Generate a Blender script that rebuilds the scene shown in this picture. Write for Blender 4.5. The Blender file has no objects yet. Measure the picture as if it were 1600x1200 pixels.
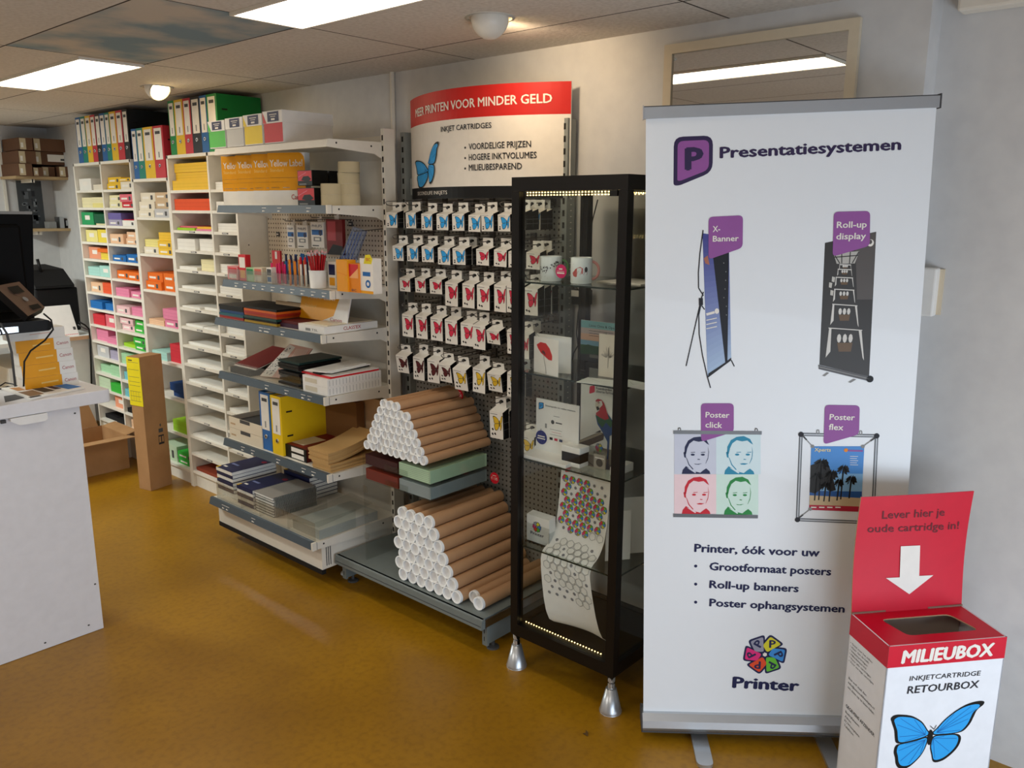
import bpy, math, random
from mathutils import Vector as V, Matrix
random.seed(7)
C = bpy.context.scene.collection
SC = bpy.context.scene
# ------------------------------------------------------------------ camera
# X runs from the room to the shelf wall, Y along that wall into the depth, Z up (metres)
EYE = V((0, 0, 1.85))
YAW, PITCH, ROLL, FPX = 0.845563701, 0.209780108, -0.00279743, 1285.88
_f = V((math.sin(YAW)*math.cos(PITCH), math.cos(YAW)*math.cos(PITCH), -math.sin(PITCH)))
_r = V((math.cos(YAW), -math.sin(YAW), 0))
_d = _f.cross(_r)
_c, _s = math.cos(ROLL), math.sin(ROLL)
RX, RD, RF = _c*_r+_s*_d, -_s*_r+_c*_d, _f
cam_data = bpy.data.cameras.new('camera'); cam = bpy.data.objects.new('camera', cam_data); C.objects.link(cam)
cam_data.sensor_fit = 'HORIZONTAL'; cam_data.sensor_width = 36; cam_data.lens = 36*FPX/1600
cam_data.clip_start = 0.05
cam.matrix_world = Matrix(((RX.x, -RD.x, -RF.x, EYE.x), (RX.y, -RD.y, -RF.y, EYE.y), (RX.z, -RD.z, -RF.z, EYE.z), (0, 0, 0, 1)))
SC.camera = cam
SC.view_settings.view_transform = 'Standard'; SC.view_settings.look = 'None'
SC.view_settings.gamma = 1; SC.view_settings.use_curve_mapping = False
SC.view_settings.exposure = -0.36
# ------------------------------------------------------------------ world and daylight
W_ = bpy.data.worlds.new('world'); SC.world = W_; W_.use_nodes = True
_b = W_.node_tree.nodes['Background']
_b.inputs[0].default_value = (0.72, 0.82, 1.0, 1); _b.inputs[1].default_value = 0.35
def area(name, loc, target, sx, sy, power, col):
    l = bpy.data.lights.new(name, 'AREA'); l.shape = 'RECTANGLE'; l.size = sx; l.size_y = sy
    l.energy = power; l.color = col
    o = bpy.data.objects.new(name, l); C.objects.link(o); o.location = loc
    o.rotation_euler = (V(target)-V(loc)).to_track_quat('-Z', 'Y').to_euler()
    return o
# daylight through the shop window behind the photographer
area('window_daylight', (0.9, -1.17, .62), (0.9, 3.0, 0.55), 3.4, 1.1, 76, (0.74, 0.86, 1.0))
area('ceiling_fill_light', (0.0, 0.55, 2.49), (0.0, 0.55, 0), .3, 1.2, 13, (1.0, 0.95, 0.86))  # added unseen fill for upright faces turned towards the camera
# added fill lamps, out of view, brightening the back wall and the shelving
area('ceiling_fill_light', (0.5, 6.4, 2.49), (0.5, 6.4, 0), .3, 1.2, 110, (0.92, 1.0, 0.97))
area('ceiling_fill_light', (-1.1, 3.0, 2.49), (-1.1, 3.0, 0), .3, 1.2, 40, (1.0, 0.95, 0.86))
def spot(name, loc, target, power, col, ang=110, blend=0.9, r=0.04):
    l = bpy.data.lights.new(name, 'SPOT'); l.energy = power; l.color = col
    l.spot_size = math.radians(ang); l.spot_blend = blend; l.shadow_soft_size = r
    o = bpy.data.objects.new(name, l); C.objects.link(o); o.location = loc
    o.rotation_euler = (V(target)-V(loc)).to_track_quat('-Z', 'Y').to_euler()
PANEL_EMIT, SPOT_EMIT, LED_EMIT = 9.0, 16.0, 7.0
# ------------------------------------------------------------------ sight lines (for reading sizes off planes of known depth)
def ray(px, py):
    return RX*((px-800)/FPX)+RD*((py-600)/FPX)+RF
def onX(px, py, X): d = ray(px, py); return EYE+d*((X-EYE.x)/d.x)
def onY(px, py, Y): d = ray(px, py); return EYE+d*((Y-EYE.y)/d.y)
def onZ(px, py, Z): d = ray(px, py); return EYE+d*((Z-EYE.z)/d.z)
# ------------------------------------------------------------------ materials
MATS = {}
def lin(c): c /= 255; return c/12.92 if c <= .04045 else ((c+.055)/1.055)**2.4
def rgb(h): return tuple(lin(int(h[i:i+2], 16)) for i in (0, 2, 4))+(1,)
def mat(name, h='808080', rough=.55, metal=0, noise=.06, nscale=25, bump=0, emit=0, spec=.3, coat=0):
    if name in MATS: return MATS[name]
    m = bpy.data.materials.new(name); m.use_nodes = True; nt = m.node_tree; p = nt.nodes['Principled BSDF']
    c = rgb(h); p.inputs['Base Color'].default_value = c
    p.inputs['Roughness'].default_value = rough; p.inputs['Metallic'].default_value = metal
    p.inputs['Specular IOR Level'].default_value = spec
    if coat: p.inputs['Coat Weight'].default_value = coat
    if emit:
        p.inputs['Emission Color'].default_value = c; p.inputs['Emission Strength'].default_value = emit
    elif noise:
        g = nt.nodes.new('ShaderNodeTexCoord'); n = nt.nodes.new('ShaderNodeTexNoise'); n.inputs['Scale'].default_value = nscale
        n.inputs['Detail'].default_value = 3; nt.links.new(g.outputs['Object'], n.inputs['Vector'])
        mx = nt.nodes.new('ShaderNodeMix'); mx.data_type = 'RGBA'
        mx.inputs[6].default_value = tuple(v*(1-noise) for v in c[:3])+(1,)
        mx.inputs[7].default_value = tuple(min(1, v*(1+noise)) for v in c[:3])+(1,)
        nt.links.new(n.outputs[0], mx.inputs[0]); nt.links.new(mx.outputs[2], p.inputs['Base Color'])
        if bump:
            b = nt.nodes.new('ShaderNodeBump'); b.inputs['Strength'].default_value = bump; b.inputs['Distance'].default_value = .01
            nt.links.new(n.outputs[0], b.inputs['Height']); nt.links.new(b.outputs[0], p.inputs['Normal'])
    MATS[name] = m
    return m
class NG:                       # tiny node helper
    def __init__(s, m): s.t = m.node_tree
    def math(s, op, a, b=None, c=None):
        n = s.t.nodes.new('ShaderNodeMath'); n.operation = op
        for i, x in enumerate((a, b, c)):
            if x is None: continue
            if isinstance(x, (int, float)): n.inputs[i].default_value = x
            else: s.t.links.new(x, n.inputs[i])
        return n.outputs[0]
    def xyz(s):
        g = s.t.nodes.new('ShaderNodeNewGeometry'); x = s.t.nodes.new('ShaderNodeSeparateXYZ'); s.t.links.new(g.outputs['Position'], x.inputs[0])
        return x.outputs
    def noise(s, scale, detail=4, vec=None):
        n = s.t.nodes.new('ShaderNodeTexNoise'); n.inputs['Scale'].default_value = scale; n.inputs['Detail'].default_value = detail
        if vec is None:
            g = s.t.nodes.new('ShaderNodeNewGeometry'); vec = g.outputs['Position']
        s.t.links.new(vec, n.inputs['Vector']); return n.outputs[0]
    def mix(s, f, a, b):
        n = s.t.nodes.new('ShaderNodeMix'); n.data_type = 'RGBA'
        for i, x in ((0, f), (6, a), (7, b)):
            if isinstance(x, (int, float, tuple)): n.inputs[i].default_value = x
            else: s.t.links.new(x, n.inputs[i])
        return n.outputs[2]
    def ramp(s, f, lo, hi):
        n = s.t.nodes.new('ShaderNodeMapRange'); n.inputs[1].default_value = lo; n.inputs[2].default_value = hi
        s.t.links.new(f, n.inputs[0]); return n.outputs[0]
def line_mask(g, co, off, pitch, w):
    f = g.math('FRACT', g.math('DIVIDE', g.math('SUBTRACT', co, off), pitch))
    d = g.math('MINIMUM', f, g.math('SUBTRACT', 1.0, f))
    return g.math('LESS_THAN', d, w/pitch)
def special(name, fn, rough=.6, spec=.4):
    m = mat(name, '808080', rough, noise=0, spec=spec); g = NG(m); p = m.node_tree.nodes['Principled BSDF']
    col, h, bs = fn(g)
    m.node_tree.links.new(col, p.inputs['Base Color'])
    if h is not None:
        b = m.node_tree.nodes.new('ShaderNodeBump'); b.inputs['Strength'].default_value = bs; b.inputs['Distance'].default_value = .01
        m.node_tree.links.new(h, b.inputs['Height']); m.node_tree.links.new(b.outputs[0], p.inputs['Normal'])
    return m
def f_floor(g):
    a = g.noise(2.2, 6); b = g.noise(38, 5)
    c = g.mix(g.ramp(a, .3, .7), rgb('906509'), rgb('a67812'))
    c = g.mix(g.math('MULTIPLY', g.ramp(b, .45, .8), .55), c, rgb('734c06'))
    return c, b, .04
special('floor_lino', f_floor, .36, .45)
def f_ceil(g):
    x, y, z = g.xyz()
    l = g.math('MAXIMUM', line_mask(g, x, 1.335, .6, .004), line_mask(g, y, 2.77, 1.265, .004))
    n = g.noise(60, 4); t = g.noise(.9, 1)
    c = g.mix(g.ramp(n, .35, .75), rgb('dcd5cc'), rgb('c8c0b6'))
    c = g.mix(g.math('MULTIPLY', g.ramp(t, .4, .7), .35), c, rgb('b5aca0'))
    inside = g.math('MULTIPLY', g.math('MULTIPLY', g.math('GREATER_THAN', x, 1.335), g.math('LESS_THAN', x, 1.935)),
                    g.math('MULTIPLY', g.math('GREATER_THAN', y, 2.77), g.math('LESS_THAN', y, 4.035)))
    sky = g.mix(g.ramp(g.noise(3.2, 4), .38, .62), rgb('7f96a2'), rgb('c6bdb0'))
    c = g.mix(inside, c, sky)
    c = g.mix(l, c, rgb('3a322b'))
    return c, g.math('SUBTRACT', n, g.math('MULTIPLY', l, 3.0)), .25
special('ceiling_tile', f_ceil, .85, .2)
def f_wall(g):
    n = g.noise(14, 5); return g.mix(g.ramp(n, .3, .7), rgb('d6d5d3'), rgb('cecdcc')), n, .12
special('wall_paint', f_wall, .7, .3)
def peg(a, b, px, r):
    def fn(g):
        x, y, z = g.xyz()
        fy = g.math('SUBTRACT', g.math('FRACT', g.math('DIVIDE', y, px)), .5); fz = g.math('SUBTRACT', g.math('FRACT', g.math('DIVIDE', z, px)), .5)
        d = g.math('SQRT', g.math('ADD', g.math('MULTIPLY', fy, fy), g.math('MULTIPLY', fz, fz)))
        return g.mix(g.math('LESS_THAN', d, r), rgb(a), rgb(b)), None, 0
    return fn
special('peg_grey', peg('8d8b84', '24221f', .025, .2), .5)
special('peg_beige', peg('cfc3b0', '5a4a3c', .025, .2), .5)
def f_card(g):
    n = g.noise(6, 5); return g.mix(g.ramp(n, .3, .7), rgb('a27a52'), rgb('b48a60')), g.noise(150, 2), .05
special('cardboard', f_card, .8, .2)
def glass(name, tint, gloss=.1, amt=1.0):
    m = bpy.data.materials.new(name); m.use_nodes = True; nt = m.node_tree; nt.nodes.clear()
    o = nt.nodes.new('ShaderNodeOutputMaterial'); t = nt.nodes.new('ShaderNodeBsdfTransparent'); t.inputs[0].default_value = tint+(1,)
    gl = nt.nodes.new('ShaderNodeBsdfGlossy'); gl.inputs['Roughness'].default_value = .03
    g = NG(m); ge = nt.nodes.new('ShaderNodeNewGeometry'); dt = nt.nodes.new('ShaderNodeVectorMath'); dt.operation = 'DOT_PRODUCT'
    nt.links.new(ge.outputs['Normal'], dt.inputs[0]); nt.links.new(ge.outputs['Incoming'], dt.inputs[1])
    f = g.math('MULTIPLY_ADD', g.math('POWER', g.math('SUBTRACT', 1.0, g.math('ABSOLUTE', dt.outputs['Value'])), 5.0), .8*amt, gloss)
    mx = nt.nodes.new('ShaderNodeMixShader')
    nt.links.new(f, mx.inputs[0]); nt.links.new(t.outputs[0], mx.inputs[1]); nt.links.new(gl.outputs[0], mx.inputs[2])
    nt.links.new(mx.outputs[0], o.inputs[0]); MATS[name] = m
glass('pane', (.96, .975, .965), .025)
glass('shelf_glass', (.90, .95, .92), .05)
glass('acrylic', (.94, .95, .945), .035)
glass('acrylic_lip', (.86, .85, .82), .07)
glass('blue_plastic', (.62, .7, .92), .12)
for a in '''white efece6 .5;rack_white e9e4d8 .5;metal_white e2dccf .45;counter_white e6e6ea .4;black 0a090a .5;soft_black 121112 .7;cabinet_black 0c0806 .4;
rail_slate 46525c .4;slot_dark 1d1b19 .8;paper f2f0ea .75;navy 22264f .5;dark_text 2a2a30 .6;red d3252c .45;box_red d00f2e .42;sign_red cc1f18 .5;price_red d2182c .4;purple 8c4f98 .4;pink d84b78 .5;
base_grey 757d7b .45;upright_grey 8b8f8b .42;kraft ba9069 .75;envelope c29b63 .8;cap_white f1f1ef .4;yellow f0c419 .5;green 128a4b .5;blue 1f66ad .5;teal 1c8c7c .5;label_white efe9df .6;
orange ea8a1a .5;amber eda41c .5;canon_red b01e2e .5;dark_red 7a1c1c .55;maroon 5c1414 .6;grey 8f8f8d .6;dark_grey 4b4b4c .6;sky_blue 2f9fe0 .45;butterfly_blue 2ea4ec .45;vein_blue 1b6cb8 .5;
wing_red d92d4c .5;wing_brown 5b1f22 .6;wing_yellow e2b92c .5;pencil_red b3161c .4;hot_pink f0286f .45;mint b9d8b4 .7;env_grey 8f9c9c .6;desk_white dcdcd8 .5;beige d9cbb2 .6;brown_box 6a4a35 .75;tan c3a37e .7;wood b59a72 .6;strip_yellow e8d61c .6;canon_y eea312 .45;palerub f0b8b8 .7'''.replace('\n', '').split(';'):
    n, h, r = a.split(); mat(n, h, float(r))
mat('steel', 'b9bcbf', .28, 1, .03); mat('alu', 'c4c7ca', .35, .85, .03); mat('chrome', 'd0d0d0', .12, 1, 0); mat('wire', '6f6a66', .4, .8, .03)
mat('mirror_glass', 'd8d8d4', .015, 1, 0)
mat('banner_print', 'eceff1', .42, 0, .01, coat=.15)
mat('panel_glow', 'fff3e0', emit=PANEL_EMIT, noise=0); mat('spot_glow', 'ffdf9a', emit=SPOT_EMIT, noise=0); mat('led_glow', 'ffd98a', emit=LED_EMIT, noise=0)
def cm(h, r=.6):                # colour material by hex
    return mat('paint_'+h, h, r, noise=.04)
# ------------------------------------------------------------------ frames and mesh builder
class Fr:
    def __init__(s, o, x, y):
        s.o = V(o); s.x = V(x).normalized(); s.y = V(y).normalized(); s.n = s.x.cross(s.y)
    def P(s, a, b, c=0): return s.o+s.x*a+s.y*b+s.n*c
    def px(s, px, py):
        d = ray(px, py); q = EYE+d*((s.o-EYE).dot(s.n)/d.dot(s.n))-s.o
        return (q.dot(s.x), q.dot(s.y))
def FX(X, y, z): return Fr((X, y, z), (0, -1, 0), (0, 0, 1))     # faces the room
def FY(x, Y, z): return Fr((x, Y, z), (1, 0, 0), (0, 0, 1))      # faces the shop window
def FZ(x, y, Z, rot=0): return Fr((x, y, Z), (math.sin(rot), -math.cos(rot), 0), (math.cos(rot), math.sin(rot), 0))  # lies flat, read from the room
_glyph = {}
def glyphs(s, bold):
    k = (s, bold)
    if k not in _glyph:
        cu = bpy.data.curves.new('lettering', 'FONT'); cu.body = s; cu.resolution_u = 2; cu.offset = bold
        ob = bpy.data.objects.new('lettering', cu); C.objects.link(ob)
        me = bpy.data.meshes.new_from_object(ob.evaluated_get(bpy.context.evaluated_depsgraph_get()))
        _glyph[k] = ([tuple(v.co) for v in me.vertices], [tuple(p.vertices) for p in me.polygons])
        bpy.data.objects.remove(ob); bpy.data.curves.remove(cu); bpy.data.meshes.remove(me)
    return _glyph[k]
_cap = None
class MB:
    def __init__(s): s.v = []; s.f = []; s.m = []; s.sm = []; s.mats = []
    def add(s, vs, fs, m, smooth=False):
        if isinstance(m, str): m = MATS[m]
        if m not in s.mats: s.mats.append(m)
        k = s.mats.index(m); o = len(s.v)
        s.v += [V(v) for v in vs]
        for f in fs: s.f.append(tuple(i+o for i in f)); s.m.append(k); s.sm.append(smooth)
        return s
    def box(s, x0, x1, y0, y1, z0, z1, m):
        return s.add([(x, y, z) for x in (x0, x1) for y in (y0, y1) for z in (z0, z1)],
                     [(0, 1, 3, 2), (4, 6, 7, 5), (0, 4, 5, 1), (2, 3, 7, 6), (0, 2, 6, 4), (1, 5, 7, 3)], m)
    def fbox(s, F, a0, a1, b0, b1, c0, c1, m):
        return s.add([F.P(a, b, c) for a in (a0, a1) for b in (b0, b1) for c in (c0, c1)],
                     [(0, 1, 3, 2), (4, 6, 7, 5), (0, 4, 5, 1), (2, 3, 7, 6), (0, 2, 6, 4), (1, 5, 7, 3)], m)
    def poly(s, F, pts, m, c=.0006): return s.add([F.P(a, b, c) for a, b in pts], [tuple(range(len(pts)))], m)
    def rect(s, F, a0, b0, a1, b1, m, c=.0006): return s.poly(F, [(a0, b0), (a1, b0), (a1, b1), (a0, b1)], m, c)
    def prism(s, F, pts, c0, c1, m):
        n = len(pts); vs = [F.P(a, b, c0) for a, b in pts]+[F.P(a, b, c1) for a, b in pts]
        return s.add(vs, [tuple(range(n))[::-1], tuple(range(n, 2*n))]+[(i, (i+1) % n, n+(i+1) % n, n+i) for i in range(n)], m)
    def line(s, F, pts, w, m, c=.0008):
        for (a, b), (d, e) in zip(pts, pts[1:]):
            L = math.hypot(d-a, e-b) or 1; nx, ny = -(e-b)/L*w/2, (d-a)/L*w/2
            s.poly(F, [(a+nx, b+ny), (a-nx, b-ny), (d-nx, e-ny), (d+nx, e+ny)], m, c)
        return s
    def disc(s, F, a, b, ra, rb, m, n=18, c=.0006): return s.poly(F, [(a+ra*math.cos(6.2832*i/n), b+rb*math.sin(6.2832*i/n)) for i in range(n)], m, c)
    def cyl(s, p0, p1, r0, r1, m, n=16, cap=True):
        p0 = V(p0); p1 = V(p1); z = (p1-p0).normalized(); x = z.orthogonal().normalized(); y = z.cross(x)
        ring = lambda p, r: [p+(x*math.cos(6.28318*i/n)+y*math.sin(6.28318*i/n))*r for i in range(n)]
        s.add(ring(p0, r0)+ring(p1, r1), [(i, (i+1) % n, n+(i+1) % n, n+i) for i in range(n)], m, True)
        if cap: s.add(ring(p0, r0), [tuple(range(n))[::-1]], m); s.add(ring(p1, r1), [tuple(range(n))], m)
        return s
    def tube(s, path, r, m, n=6):
        path = [V(p) for p in path]; k = len(path); vs = []; x = None
        for i, p in enumerate(path):
            t = (path[min(i+1, k-1)]-path[max(i-1, 0)]).normalized()
            x = t.orthogonal().normalized() if x is None else (x-t*x.dot(t)).normalized()
            y = t.cross(x); vs += [p+(x*math.cos(6.28318*j/n)+y*math.sin(6.28318*j/n))*r for j in range(n)]
        fs = [(i*n+j, i*n+(j+1) % n, (i+1)*n+(j+1) % n, (i+1)*n+j) for i in range(k-1) for j in range(n)]
        return s.add(vs, fs+[tuple(range(n))[::-1], tuple(range((k-1)*n, k*n))], m, True)
    def lathe(s, o, prof, m, n=24, axis=(0, 0, 1)):
        z = V(axis).normalized(); x = z.orthogonal().normalized(); y = z.cross(x); o = V(o)
        pp = [prof[0]]
        for i in range(1, len(prof)):                      # doubled rings keep the edges crisp
            pp.append(prof[i])
            if i+1 < len(prof):
                a = (prof[i][0]-prof[i-1][0], prof[i][1]-prof[i-1][1]); b = (prof[i+1][0]-prof[i][0], prof[i+1][1]-prof[i][1])
                if a[0]*b[0]+a[1]*b[1] < .8*math.hypot(*a)*math.hypot(*b): pp.append(prof[i])
        prof = pp; k = len(prof)
        vs = [o+z*h+(x*math.cos(6.28318*j/n)+y*math.sin(6.28318*j/n))*r for r, h in prof for j in range(n)]
        return s.add(vs, [(i*n+j, i*n+(j+1) % n, (i+1)*n+(j+1) % n, (i+1)*n+j) for i in range(k-1) for j in range(n)], m, True)
    def text(s, F, t, bl, br, cap, m, bold=0.0, shear=0, c=.0008):
        """letters on a baseline from bl to br (frame units), capital height cap"""
        global _cap
        if _cap is None: _cap = max(v[1] for v in glyphs('H', 0)[0])
        vs, fs = glyphs(t, 0); x0 = min(v[0] for v in vs); x1 = max(v[0] for v in vs)
        dx, dy = br[0]-bl[0], br[1]-bl[1]; L = math.hypot(dx, dy); ux, uy = dx/L, dy/L; k = L/(x1-x0); h = cap/_cap
        out = []; n = len(vs); bb = bold*1.0; ff = []
        offs = [(0, 0)] if not bold else [(0, 0), (bb, 0), (-bb, 0), (0, bb*.7), (0, -bb*.7)]
        vs = [(x+a, y+b, i*.00002) for i, (a, b) in enumerate(offs) for x, y, _ in vs]
        fs = [tuple(v+n*i for v in f) for i in range(len(offs)) for f in fs]
        for x, y, dz in vs:
            p = (x-x0)*k+y*h*shear; q = y*h
            out.append(F.P(bl[0]+ux*p-uy*q, bl[1]+uy*p+ux*q, c+dz))
        return s.add(out, fs, m)
def round_poly(pts, r, n=4):
    out = []; k = len(pts)
    for i in range(k):
        p = V(pts[i]+(0,)); a = (V(pts[i-1]+(0,))-p); b = (V(pts[(i+1) % k]+(0,))-p)
        rr = min(r, a.length*.45, b.length*.45); a = p+a.normalized()*rr; b = p+b.normalized()*rr
        for j in range(n+1):
            t = j/n; q = a*(1-t)**2+p*2*t*(1-t)+b*t*t; out.append((q.x, q.y))
    return out
WM = {}
def link(o, parent):
    C.objects.link(o)
    if parent is not None: o.parent = parent; o.matrix_parent_inverse = WM[parent].inverted()
def tag(o, label=None, cat=None, group=None, kind=None):
    if label: o['label'] = label
    if cat: o['category'] = cat
    if group: o['group'] = group
    if kind: o['kind'] = kind
    return o
def obj(name, mb, parent=None, label=None, cat=None, group=None, kind=None, bevel=0, loc=None, keep=False):
    """links the collected shapes as one mesh object; top-level meshes get their origin at their base"""
    me = bpy.data.meshes.new(name); vs = mb.v
    org = V((0, 0, 0))
    if parent is None and not keep:
        lo = [min(v[i] for v in vs) for i in range(3)]; hi = [max(v[i] for v in vs) for i in range(3)]
        org = V(((lo[0]+hi[0])/2, (lo[1]+hi[1])/2, lo[2]))
    me.from_pydata([tuple(v-org) for v in vs], [], mb.f)
    for m in mb.mats: me.materials.append(m)
    me.polygons.foreach_set('material_index', mb.m); me.polygons.foreach_set('use_smooth', mb.sm); me.update()
    o = bpy.data.objects.new(name, me); o.location = org; WM[o] = Matrix.Translation(org); link(o, parent)
    if bevel:
        b = o.modifiers.new('bevel', 'BEVEL'); b.width = bevel; b.segments = 2; b.limit_method = 'ANGLE'
    return tag(o, label, cat, group, kind)
def thing(name, loc, label, cat, group=None):
    o = bpy.data.objects.new(name, None); o.empty_display_size = .05; C.objects.link(o); o.location = loc
    WM[o] = Matrix.Translation(V(loc)); return tag(o, label, cat, group)
def struct(name, mb, bevel=0): return obj(name, mb, kind='structure', bevel=bevel)
KIDS = {}
def kids(o): return [c for c in bpy.data.objects if c.parent is o]
PROTO = {}
def inst(key, make, loc, label, cat, group=None, rot=(0, 0, 0), scale=(1, 1, 1)):
    """first call builds the thing at the origin, later calls copy it with its parts and sub-parts"""
    if key not in PROTO:
        r = make(); PROTO[key] = (r, [(c, kids(c)) for c in kids(r)])
    else:
        src, ch = PROTO[key]; r = src.copy(); C.objects.link(r)
        for c, gs in ch:
            d = c.copy(); C.objects.link(d); d.parent = r
            for g in gs:
                e = g.copy(); C.objects.link(e); e.parent = d
    r.location = loc; r.rotation_euler = rot; r.scale = scale
    return tag(r, label, cat, group)
ORD = 'first second third fourth fifth sixth seventh eighth ninth tenth eleventh twelfth thirteenth fourteenth fifteenth sixteenth seventeenth eighteenth'.split()
def span(px0, px1, py, X):
    """left y, right y and height z of a pixel span on the upright plane x = X"""
    a = onX(px0, py, X); b = onX(px1, py, X); c = onX((px0+px1)/2, py, X)
    return a.y, b.y, c.z
WALLX, CEIL, BACKY = 2.86, 2.515, 7.9
# ------------------------------------------------------------------ the room
struct('floor', MB().box(-3.2, 3.1, -1.3, BACKY+.1, -.1, 0, 'floor_lino'))
struct('ceiling', MB().box(-3.2, 3.1, -1.3, BACKY+.1, CEIL, CEIL+.1, 'ceiling_tile'))
struct('wall_right', MB().prism(Fr((0, 0, 0), (1, 0, 0), (0, 1, 0)), [(2.97, -1.2), (3.1, -1.2), (3.1, BACKY), (WALLX, BACKY), (WALLX, .83), (2.97, .83)], 0, CEIL, 'wall_paint'))
struct('wall_back', MB().box(-3.2, 3.1, BACKY, BACKY+.1, 0, CEIL, 'wall_paint'))
struct('wall_left', MB().box(-3.2, -3.1, -1.2, BACKY, 0, CEIL, 'wall_paint'))
m = MB()
for a in ((-3.2, -2.1, 0, CEIL), (2.6, 3.1, 0, CEIL), (-2.1, 2.6, 0, .05), (-2.1, 2.6, 2.25, CEIL)): m.box(a[0], a[1], -1.3, -1.2, a[2], a[3], 'wall_paint')
struct('wall_front', m)
m = MB()
for x in (-2.1, -.55, 1.0, 2.55): m.box(x, x+.05, -1.29, -1.21, .05, 2.25, 'alu')
struct('window_1', m)
struct('trim_1', MB().cyl((WALLX-.012, 3.33, 0), (WALLX-.012, 3.33, CEIL), .012, .012, 'metal_white', 10))
m = MB(); p = onX(1540, 2, 2.97)
m.box(2.90, 2.97, p.y-.25, p.y+.06, 2.44, CEIL, 'metal_white')
struct('trim_2', m, .008)
# ceiling lights
def panel(y0, y1, label):
    t = thing('ceiling_light_panel', (1.79, (y0+y1)/2, CEIL-.012), label, 'ceiling light', 'light panels in the tiled ceiling')
    f = MB(); x0, x1 = 1.638, 1.938
    for b in ((x0, x1, y0, y0+.012), (x0, x1, y1-.012, y1), (x0, x0+.01, y0+.012, y1-.012), (x1-.01, x1, y0+.012, y1-.012)): f.box(*b, CEIL-.012, CEIL-.001, 'metal_white')
    obj('frame', f, t); obj('diffuser', MB().box(x0+.01, x1-.01, y0+.012, y1-.012, CEIL-.008, CEIL-.002, 'panel_glow'), t)
panel(4.06, 5.30, 'lit rectangular ceiling panel at the left, beyond the cloud painted tile')
panel(1.505, 2.77, 'lit rectangular ceiling panel cut by the top edge of the view')
def downlight(x, y, label, tx, ty, tz, power):
    z = CEIL; t = thing('ceiling_spotlight', (x, y, z-.07), label, 'spotlight', 'round spotlights in the ceiling')
    obj('trim_ring', MB().lathe((x, y, z), [(.075, 0), (.08, -.004), (.088, -.003), (.09, 0)], 'metal_white', 28), t)
    ax = V((tx, ty, tz)).normalized(); o = V((x, y, z-.005))
    obj('housing', MB().lathe(o, [(0, -.068), (.022, -.065), (.04, -.055), (.055, -.04), (.064, -.022), (.068, 0), (.066, .02), (.06, .034), (.056, .03)], mat('lamp_white', 'e8e4da', .3), 28, ax), t)
    g = MB(); k = 24; u = ax.orthogonal().normalized(); w = ax.cross(u); c0 = o+ax*.029
    g.add([c0+(u*math.cos(6.2832*i/k)+w*math.sin(6.2832*i/k))*.057 for i in range(k)]+[c0+ax*.003], [(i, (i+1) % k, k) for i in range(k)], 'spot_glow', True)
    obj('bulb', g, t, 'glowing warm lamp face')
    q = o+ax*.07; spot('spotlight_beam', q, q+ax, power, (1, .76, .5))
downlight(2.315, 4.72, 'glowing ceiling spotlight above the coloured binders at left', .12, -.8, -.55, 9)
downlight(2.29, 2.14, 'ceiling spotlight at the top centre, above the red headed sign', .92, .12, -.28, 12)
# mirror high on the wall
t = thing('wall_mirror', (WALLX, 1.4, 1.1), 'tall mirror in a pale frame on the wall, reflecting a ceiling light', 'mirror')
y0, y1, z0, z1 = 1.035, 1.755, 1.1, 2.452; X0 = WALLX-.022
obj('mirror_glass', MB().box(X0+.008, WALLX-.001, y0+.03, y1-.03, z0+.03, z1-.03, 'mirror_glass'), t)
f = MB()
for b in ((y0, y0+.034, z0, z1), (y1-.034, y1, z0, z1), (y0+.034, y1-.034, z1-.034, z1), (y0+.034, y1-.034, z0, z0+.034)): f.box(X0, WALLX-.001, *b, 'beige')
obj('frame', f, t)
# intercom handset box by the banner
p0 = onX(1436, 418, 2.93); p1 = onX(1457, 495, 2.93)
t = thing('intercom', (2.97, .79, p1.z), 'small yellowed white intercom on the wall beside the tall banner', 'intercom')
obj('housing', MB().box(2.925, 2.969, p1.y, p0.y+.03, p1.z, p0.z, 'white'), t, bevel=.006)
d = MB()
for k in range(4): d.box(2.921, 2.926, p0.y-.012, p0.y-.004, p1.z+.03+.018*k, p1.z+.04+.018*k, 'dark_grey')
obj('buttons', d, t); obj('backplate', MB().box(2.962, 2.9695, p1.y-.014, p1.y, p1.z+.004, p0.z-.004, 'beige'), t, 'yellowed strip along the edge')
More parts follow.
